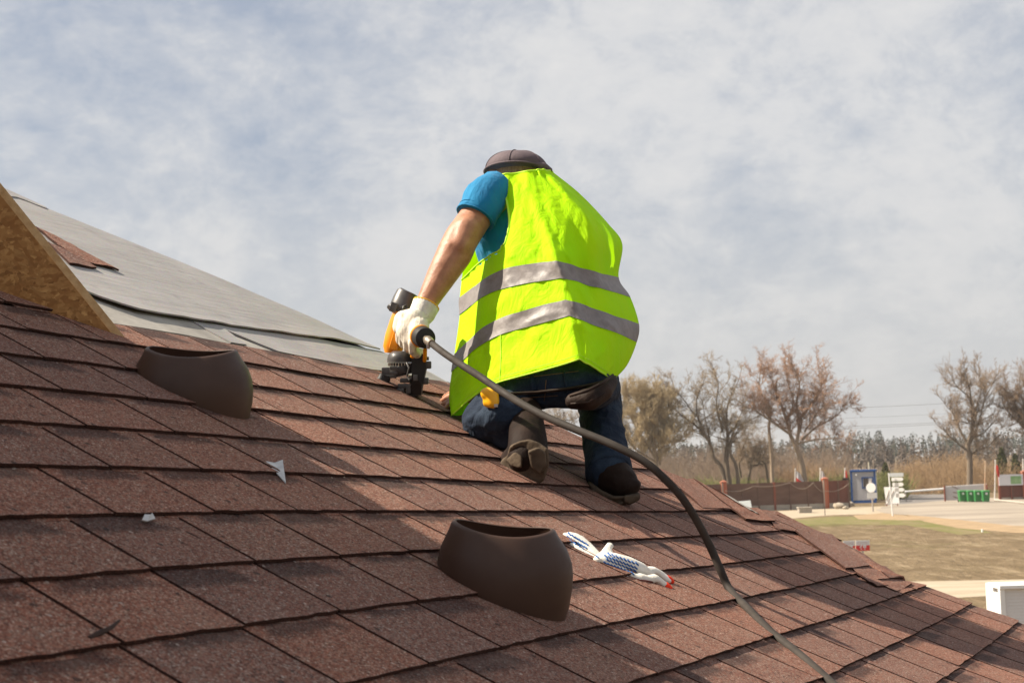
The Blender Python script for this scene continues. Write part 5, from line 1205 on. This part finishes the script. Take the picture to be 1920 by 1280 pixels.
def bare_tree(D, limbs, label, c0, c1, tw0, tw1, seed, r0=.3, twr=.0135, dens=.72, sp=.75, upb=.35, L0=2.6, wigg=.30):
    """limbs: polylines seen in the photograph; finer branches and twigs are grown from them"""
    rg = random.Random(seed); x0 = limbs[0][0][0]; base = np.array([(x0-960)/FPX*D, D, 0.])
    t = thing('bare_tree', base, label, 'tree', 'bare trees behind the fence'); tr, cr = Seg(), Seg()
    def twig(p, d, L, r, lev):
        n = 3 if lev < 2 else 2; cur = p; dd = d
        for k in range(n):
            dd = dd+rndunit(rg)*wigg+Z*upb*.15; dd = dd/math.sqrt(dd @ dd); nx = cur+dd*(L/n)
            (tr if lev == 0 else cr).add(cur, nx, r*(1-.5*k/n), r*(1-.5*(k+1)/n), 4 if lev < 1 else 3)
            if lev < 3:
                for q in range(max(1, int((2.2, 2.2, 2.6)[lev]*dens*rg.uniform(.7, 1.3)+.5))):
                    a = lerp(cur, nx, rg.random()); sd_ = rndunit(rg); nd = dd*rg.uniform(.35, .8)+sd_*sp+Z*upb*rg.uniform(.1, .8); nd = nd/math.sqrt(nd @ nd)
                    twig(a, nd, L*rg.uniform(.42, .68), max(twr, r*rg.uniform(.42, .6)), lev+1)
            cur = nx
    for li, lm in enumerate(limbs):
        dz = 0. if li == 0 else rg.uniform(-1.6, 1.6); n_ = len(lm); pts = []
        for k, q in enumerate(lm):
            dd = D+dz*(k/(n_-1)); x, y = q[0], q[1]; pts.append(np.array([(x-960)/FPX*dd, dd, max(-.1, zpx(y, x, dd))]))
        if li == 0 or lm[0][1] > 895: pts[0] = pts[0]*np.array([1, 1, 0])-Z*.1
        pts = catmull(pts, 4); rs_ = np.linspace(lm[0][2], lm[-1][2], len(pts))*r0
        for k in range(len(pts)-1):
            j_ = rndunit(rg)*.05; tr.add(pts[k], pts[k+1], rs_[k], rs_[k+1], 7)
            s = k/(len(pts)-1)
            if s > (.42 if lm[0][1] > 895 else .12):
                dd = pts[k+1]-pts[k]; dd = dd/math.sqrt(dd @ dd)
                for q in range(max(1, int(2.3*dens*rg.uniform(.6, 1.5)))):
                    sd_ = rndunit(rg); nd = dd*rg.uniform(.3, .8)+sd_*sp*1.1+Z*upb*rg.uniform(0, .9); nd = nd/math.sqrt(nd @ nd)
                    twig(lerp(pts[k], pts[k+1], rg.random()), nd, L0*rg.uniform(.55, 1.15)*(1-.35*s), max(.03, rs_[k]*rg.uniform(.3, .5)), 0)
        twig(pts[-1], (pts[-1]-pts[-2])/np.linalg.norm(pts[-1]-pts[-2]), L0*.7, rs_[-1], 0)
    tr.build('trunk', bark(c0, c1), t); cr.build('crown', mat('twigs', rough=.9, fn=vary(tw0, tw1, .6)), t)
    print('TREE', label[:30], len(tr.f), len(cr.f)); return t
def cv(ox, oy, sc_, lists):
    return [[(ox+x/sc_, oy+y/sc_, r) for x, y, r in l] for l in lists]
TB = ((.125, .095, .068), (.20, .155, .112))
bare_tree(150, cv(1150, 660, 4.267, [
    [(905, 1040, 1.), (870, 900, .8), (880, 760, .6), (890, 660, .5), (880, 590, .42)], [(890, 1030, .9), (830, 930, .75), (770, 850, .65), (740, 720, .5), (660, 610, .4), (520, 500, .25), (400, 390, .12)],
    [(740, 720, .42), (660, 540, .3), (650, 400, .22), (680, 300, .12)], [(890, 660, .4), (960, 600, .3), (1080, 540, .14)], [(850, 640, .38), (810, 430, .25), (830, 260, .16), (800, 160, .08)],
    [(880, 600, .36), (900, 420, .25), (970, 270, .12)], [(640, 520, .25), (540, 370, .18), (440, 270, .08)], [(960, 1040, .7), (950, 930, .5), (900, 800, .4), (930, 650, .25), (1010, 480, .12)], [(760, 780, .3), (720, 560, .2), (700, 420, .1)]]),
    'wide forked bare tree with dark limbs behind the left brick pillar', *TB, (.25, .185, .115), (.36, .275, .175), 21, r0=.30)
bare_tree(152, cv(1150, 660, 4.267, [
    [(1500, 1010, 1.1), (1470, 900, .85), (1430, 760, .7), (1390, 660, .55), (1350, 500, .42), (1300, 350, .25), (1260, 230, .1)], [(1430, 760, .6), (1460, 600, .45), (1450, 400, .3), (1480, 250, .2), (1430, 110, .08)],
    [(1480, 700, .4), (1600, 600, .3), (1750, 520, .2), (1850, 410, .08)], [(1390, 660, .42), (1250, 560, .3), (1130, 470, .2), (1080, 380, .1)], [(1450, 560, .4), (1560, 430, .28), (1650, 300, .18), (1640, 170, .08)],
    [(1230, 1030, .7), (1230, 800, .55), (1220, 600, .42), (1240, 450, .3), (1160, 300, .18), (1170, 150, .08)], [(1440, 730, .35), (1600, 700, .25), (1780, 690, .1)], [(1370, 560, .35), (1420, 400, .22), (1380, 200, .1)], [(1500, 640, .3), (1620, 480, .2), (1690, 400, .1)]]),
    'large dense reddish bare tree behind the red and white flag', (.26, .19, .13), (.36, .275, .195), (.34, .20, .125), (.46, .29, .19), 35, r0=.32, dens=.78, L0=2.6)
bare_tree(150, cv(1500, 680, 4.571, [
    [(1390, 1010, 1.), (1410, 830, .8), (1400, 700, .65), (1450, 560, .5), (1450, 400, .35), (1440, 230, .2), (1410, 90, .08)], [(1420, 690, .42), (1500, 520, .32), (1560, 330, .2), (1640, 180, .08)], [(1400, 700, .4), (1330, 560, .25), (1290, 440, .16), (1230, 370, .08)],
    [(1400, 800, .4), (1460, 760, .3), (1560, 720, .15)], [(1470, 480, .32), (1500, 350, .25), (1540, 220, .15), (1530, 90, .06)], [(1440, 300, .22), (1360, 230, .15), (1290, 150, .06)], [(1430, 650, .3), (1540, 600, .2), (1650, 480, .08)], [(1400, 760, .3), (1280, 660, .2), (1180, 560, .08)]]),
    'tall upright bare tree standing behind the green bins', *TB, (.24, .17, .115), (.34, .255, .18), 52, r0=.33, upb=.45, L0=2.3, sp=.65)
bare_tree(150, cv(1500, 680, 4.571, [
    [(1985, 1010, 1.), (1965, 800, .8), (1940, 650, .65), (1890, 540, .5), (1840, 420, .3), (1790, 260, .1)], [(1950, 680, .5), (1970, 450, .35), (1950, 180, .1)], [(1890, 540, .4), (1800, 470, .25), (1730, 380, .1)], [(1930, 600, .4), (1900, 400, .3), (1870, 200, .1)], [(1960, 640, .4), (2080, 450, .25), (2130, 250, .1)]]),
    'bare tree cut by the right edge of the picture', *TB, (.25, .17, .11), (.34, .24, .16), 64, r0=.33, upb=.4, dens=.85)
bare_tree(148, cv(1150, 660, 4.267, [
    [(330, 900, .8), (300, 700, .6), (270, 540, .4), (260, 400, .12)], [(340, 900, .6), (360, 720, .45), (460, 640, .2)], [(310, 860, .5), (190, 640, .35), (110, 400, .1)], [(300, 820, .5), (230, 560, .35), (190, 400, .1)], [(330, 820, .5), (340, 560, .3), (330, 390, .1)], [(320, 850, .5), (420, 600, .3), (400, 420, .1)], [(310, 880, .5), (110, 740, .3), (40, 520, .1)]]),
    'pale willow-like bare tree behind the worker and the hose', (.19, .145, .095), (.28, .21, .14), (.38, .295, .175), (.50, .395, .245), 71, r0=.22, upb=.7, dens=1.0, sp=.6, L0=2.4, twr=.017)
bare_tree(158, cv(1150, 660, 4.267, [[(1010, 1000, .8), (1060, 930, .6), (1120, 900, .4), (1180, 800, .2)], [(980, 1000, .6), (970, 860, .4), (1020, 740, .2)], [(1200, 1010, .7), (1180, 900, .5), (1100, 860, .3), (1060, 740, .12)]]),
    'small crooked bare tree between the two big ones', *TB, (.25, .18, .12), (.33, .25, .17), 83, r0=.22)
bare_tree(170, [[(1046, 900, .9), (1044, 850, .7), (1046, 810, .4), (1040, 775, .1)], [(1044, 840, .4), (1030, 805, .3), (1022, 785, .1)], [(1045, 830, .4), (1062, 800, .2), (1075, 780, .1)]],
    'small bare tree glimpsed between the legs of the worker', *TB, (.28, .21, .14), (.36, .28, .19), 91, r0=.22)
# utility pole between the legs
p = np.array([(1053-960)/FPX*200, 200., 0]); t = thing('utility_pole', p, 'dark utility pole with crossarm glimpsed between the legs', 'utility pole'); M_UP = mat('tarred_wood', (.045, .035, .032), .9)
zt = zpx(772, 1053, 200); mb = MB(); mb.tube([p, p+Z*zt], [.16, .11], 8); mb.build('pole', M_UP, t, smooth=True)
za = zpx(788, 1053, 200); mb = MB(); mb.box(p+Z*za-Y*.15, (X, Y, Z), (1.15, .07, .08)); arm_ = mb.build('crossarm', M_UP, t)
for s in (-1., .0, 1.): mb = MB(); mb.tube([p+X*s+Z*za-Y*.15, p+X*s+Z*(za+.35)-Y*.15], [.05, .07], 6); mb.build('insulator', M_UP, arm_)
# overhead wires
for k, (ya, yb) in enumerate([(764.5, 752), (803, 790), (799, 787.5), (783, 772)]):
    P0, P1 = at(1540, ya+1.5, 230), at(2050, yb-18, 230); mb = MB(); mb.tube([lerp(P0, P1, q)-Z*1.2*4*q*(1-q)*.3 for q in np.linspace(0, 1, 12)], .028 if k < 3 else .018, 5)
    tag(mb.build('overhead_wire', mat('grey_wire', (.30, .30, .31), .6)), ['topmost thin overhead wire between the bare trees', 'lowest overhead wire between the bare trees', 'overhead wire just above the lowest one', 'faint middle overhead wire between the bare trees'][k], 'wire', 'overhead wires')

# ---- scrub, brush and the far wood: masses nobody could count
def scrub(name, spots, c0, c1, dens, seed, wr=.014, lean=.35):
    """spots: (px x0, x1, depth0, depth1, top y)"""
    rg = random.Random(seed); sg = Seg()
    for x0, x1, D0, D1, ty0, ty1, n in spots:
        for k in range(int(n*dens)):
            D = rg.uniform(D0, D1); x = rg.uniform(x0, x1); b = np.array([(x-960)/FPX*D, D, 0.])
            H = zpx(lerp(ty0, ty1, (x-x0)/(x1-x0)), x, D)*rg.uniform(.55, 1.02)*(.86+.28*nz(x*.05, D*.03, seed)); d = np.array([rg.gauss(0, lean), rg.gauss(0, lean), 1.]); d /= np.linalg.norm(d)
            p1 = b+d*H*.45; d2 = d+np.array([rg.gauss(0, .2), rg.gauss(0, .2), .1]); p2 = p1+d2/np.linalg.norm(d2)*H*.5
            sg.add(b, p1, wr*1.9, wr*1.3); sg.add(p1, p2, wr*1.3, wr*.5)
            for q in range(7):
                s = rg.uniform(.15, 1); a = lerp(b, p1, s*2) if s < .5 else lerp(p1, p2, s*2-1)
                sd_ = np.array([rg.gauss(0, .6), rg.gauss(0, .6), rg.uniform(.3, 1)]); sg.add(a, a+sd_/np.linalg.norm(sd_)*H*rg.uniform(.12, .28), wr*.9, wr*.4)
    o = sg.build(name, mat(name+'_twigs', rough=.9, fn=vary(c0, c1, .35, detail=5))); return tag(o, kind='stuff')
def lab(o, l, c): o['label'] = l; o['category'] = c; return o
lab(scrub('scrub', [(1672, 1800, 165, 200, 850, 828, 900), (1790, 1900, 165, 195, 832, 858, 700), (1660, 1720, 170, 190, 880, 850, 200), (1900, 2100, 165, 195, 850, 845, 500)], (.26, .165, .085), (.40, .27, .15), 1.0, 5), 'orange brown leafless scrub behind the barrier and the green bins', 'scrub')
lab(scrub('brush', [(1160, 1330, 165, 200, 812, 820, 800), (1320, 1570, 165, 205, 818, 812, 1500), (980, 1160, 170, 200, 830, 820, 500)], (.19, .135, .095), (.30, .22, .155), .85, 6), 'grey brown leafless brush behind the long brown fence', 'brush')
lab(scrub('brush', [(1180, 1400, 150, 162, 880, 884, 700), (1400, 1470, 150, 162, 882, 880, 160), (1500, 1600, 150, 160, 876, 872, 420), (1630, 1690, 152, 165, 878, 868, 330)], (.155, .165, .050), (.24, .235, .075), 1.0, 7, wr=.02), 'fresh green brush just above the top of the brown fence', 'brush')
lab(scrub('brush', [(1450, 1570, 155, 165, 852, 846, 480)], (.30, .185, .10), (.38, .25, .14), 1.0, 8), 'orange brown brush around the foot of the large reddish tree', 'brush')
def wood(name, x0, x1, D0, D1, h0, h1, n, c0, c1, seed, tk=(.2, .15, .12)):
    rg = random.Random(seed); mb = MB(); V = []; F = []; tr = Seg()
    for k in range(n):
        D = rg.uniform(D0, D1); x = rg.uniform(x0, x1); b = np.array([(x-960)/FPX*D, D, 0.]); H = rg.uniform(h0, h1)*(.9+.3*nz(x*.02, D*.01)); w_ = H*rg.uniform(.10, .17); low = rg.uniform(.25, .5)
        tr.add(b, b+Z*H*.92, .14, .05)
        for q in range(64):
            s = rg.random()**.8; z = lerp(low, 1, s)*H; r = w_*(1-s)**.7*rg.uniform(.3, 1.1)+.12; a = rg.uniform(0, 6.283)
            c = b+np.array([math.cos(a)*r, math.sin(a)*r, z]); sz = rg.uniform(.22, .55)*(1.15-.6*s); u = rndunit(rg)*sz; v = rndunit(rg)*sz; o = len(V)
            V += [tuple(c-u*.8), tuple(c+v*.6-Z*sz*.3), tuple(c+u), tuple(c-v*.6+Z*sz*.3)]; F.append((o, o+1, o+2, o+3))
    me = bpy.data.meshes.new(name); me.from_pydata(V, [], F); me.materials.append(mat(name+'_needles', rough=.9, fn=vary(c0, c1, .15, detail=3)))
    o = bpy.data.objects.new(name, me); C.objects.link(o); WL[o.name] = Vector((0, 0, 0)); tag(o, kind='stuff')
    tr.build('trunks', mat('pale_trunks', tk, .9), o); return o
lab(wood('pine_wood', 900, 2250, 400, 560, 8.0, 11.5, 620, (.026, .034, .022), (.046, .054, .034), 3), 'grey green pine wood along the horizon', 'wood')
lab(wood('bare_wood', 900, 2250, 300, 380, 5.0, 8.5, 420, (.095, .076, .062), (.14, .112, .09), 4), 'low greyish bare wood in front of the distant pines', 'wood')
# dark evergreen bushes behind the banner
def pinebush(x, D, ty, wpx, label, seed):
    rg = random.Random(seed); b = np.array([(x-960)/FPX*D, D, 0.]); H = zpx(ty, x, D); w_ = wpx/2/FPX*D; t = thing('pine_tree', b, label, 'tree', 'young pines behind the banner'); V = []; F = []
    for q in range(1500):
        s = rg.random(); z = lerp(.12, 1, s)*H; r = w_*(1-s)**.6*math.sqrt(rg.random())*(.8+.4*nz(q*.01, z)); a = rg.uniform(0, 6.283); c = b+np.array([math.cos(a)*r, math.sin(a)*r, z]); sz = rg.uniform(.12, .30); u = rndunit(rg)*sz; v = rndunit(rg)*sz*.4; o = len(V)
        V += [tuple(c-u), tuple(c+v), tuple(c+u), tuple(c-v)]; F.append((o, o+1, o+2, o+3))
    mb = MB(); mb.v = V; mb.f = F; mb.build('crown', mat('pine_needles', rough=.8, fn=vary((.050, .062, .016), (.105, .105, .034), .9)), t); sg = Seg(); sg.add(b, b+Z*H*.9, .13, .03, 6); sg.build('trunk', bark(*TB), t)
pinebush(1868, 172, 840, 40, 'dark green young pine behind the left part of the banner', 1)
pinebush(1893, 176, 852, 36, 'olive young pine behind the right part of the banner', 2)
pinebush(1650, 175, 868, 30, 'green young pine between the hut and the finger post', 3)

# ---- the hazy spring air
mb = MB(); mb.box((0, 600, 8.0), (X, Y, Z), (720, 720, 9.0)); hz_ = mb.build('haze', bpy.data.materials.new('haze_air')); tag(hz_, kind='stuff')
hm = hz_.data.materials[0]; hm.use_nodes = True; nt = NT(hm.node_tree); nt.n.remove(nt.n['Principled BSDF'])
pv = nt.node('ShaderNodeVolumePrincipled'); pv.inputs['Color'].default_value = (.96, .95, .93, 1); pv.inputs['Density'].default_value = .0003; pv.inputs['Anisotropy'].default_value = .3
nt.l.new(pv.outputs[0], nt.n['Material Output'].inputs['Volume'])
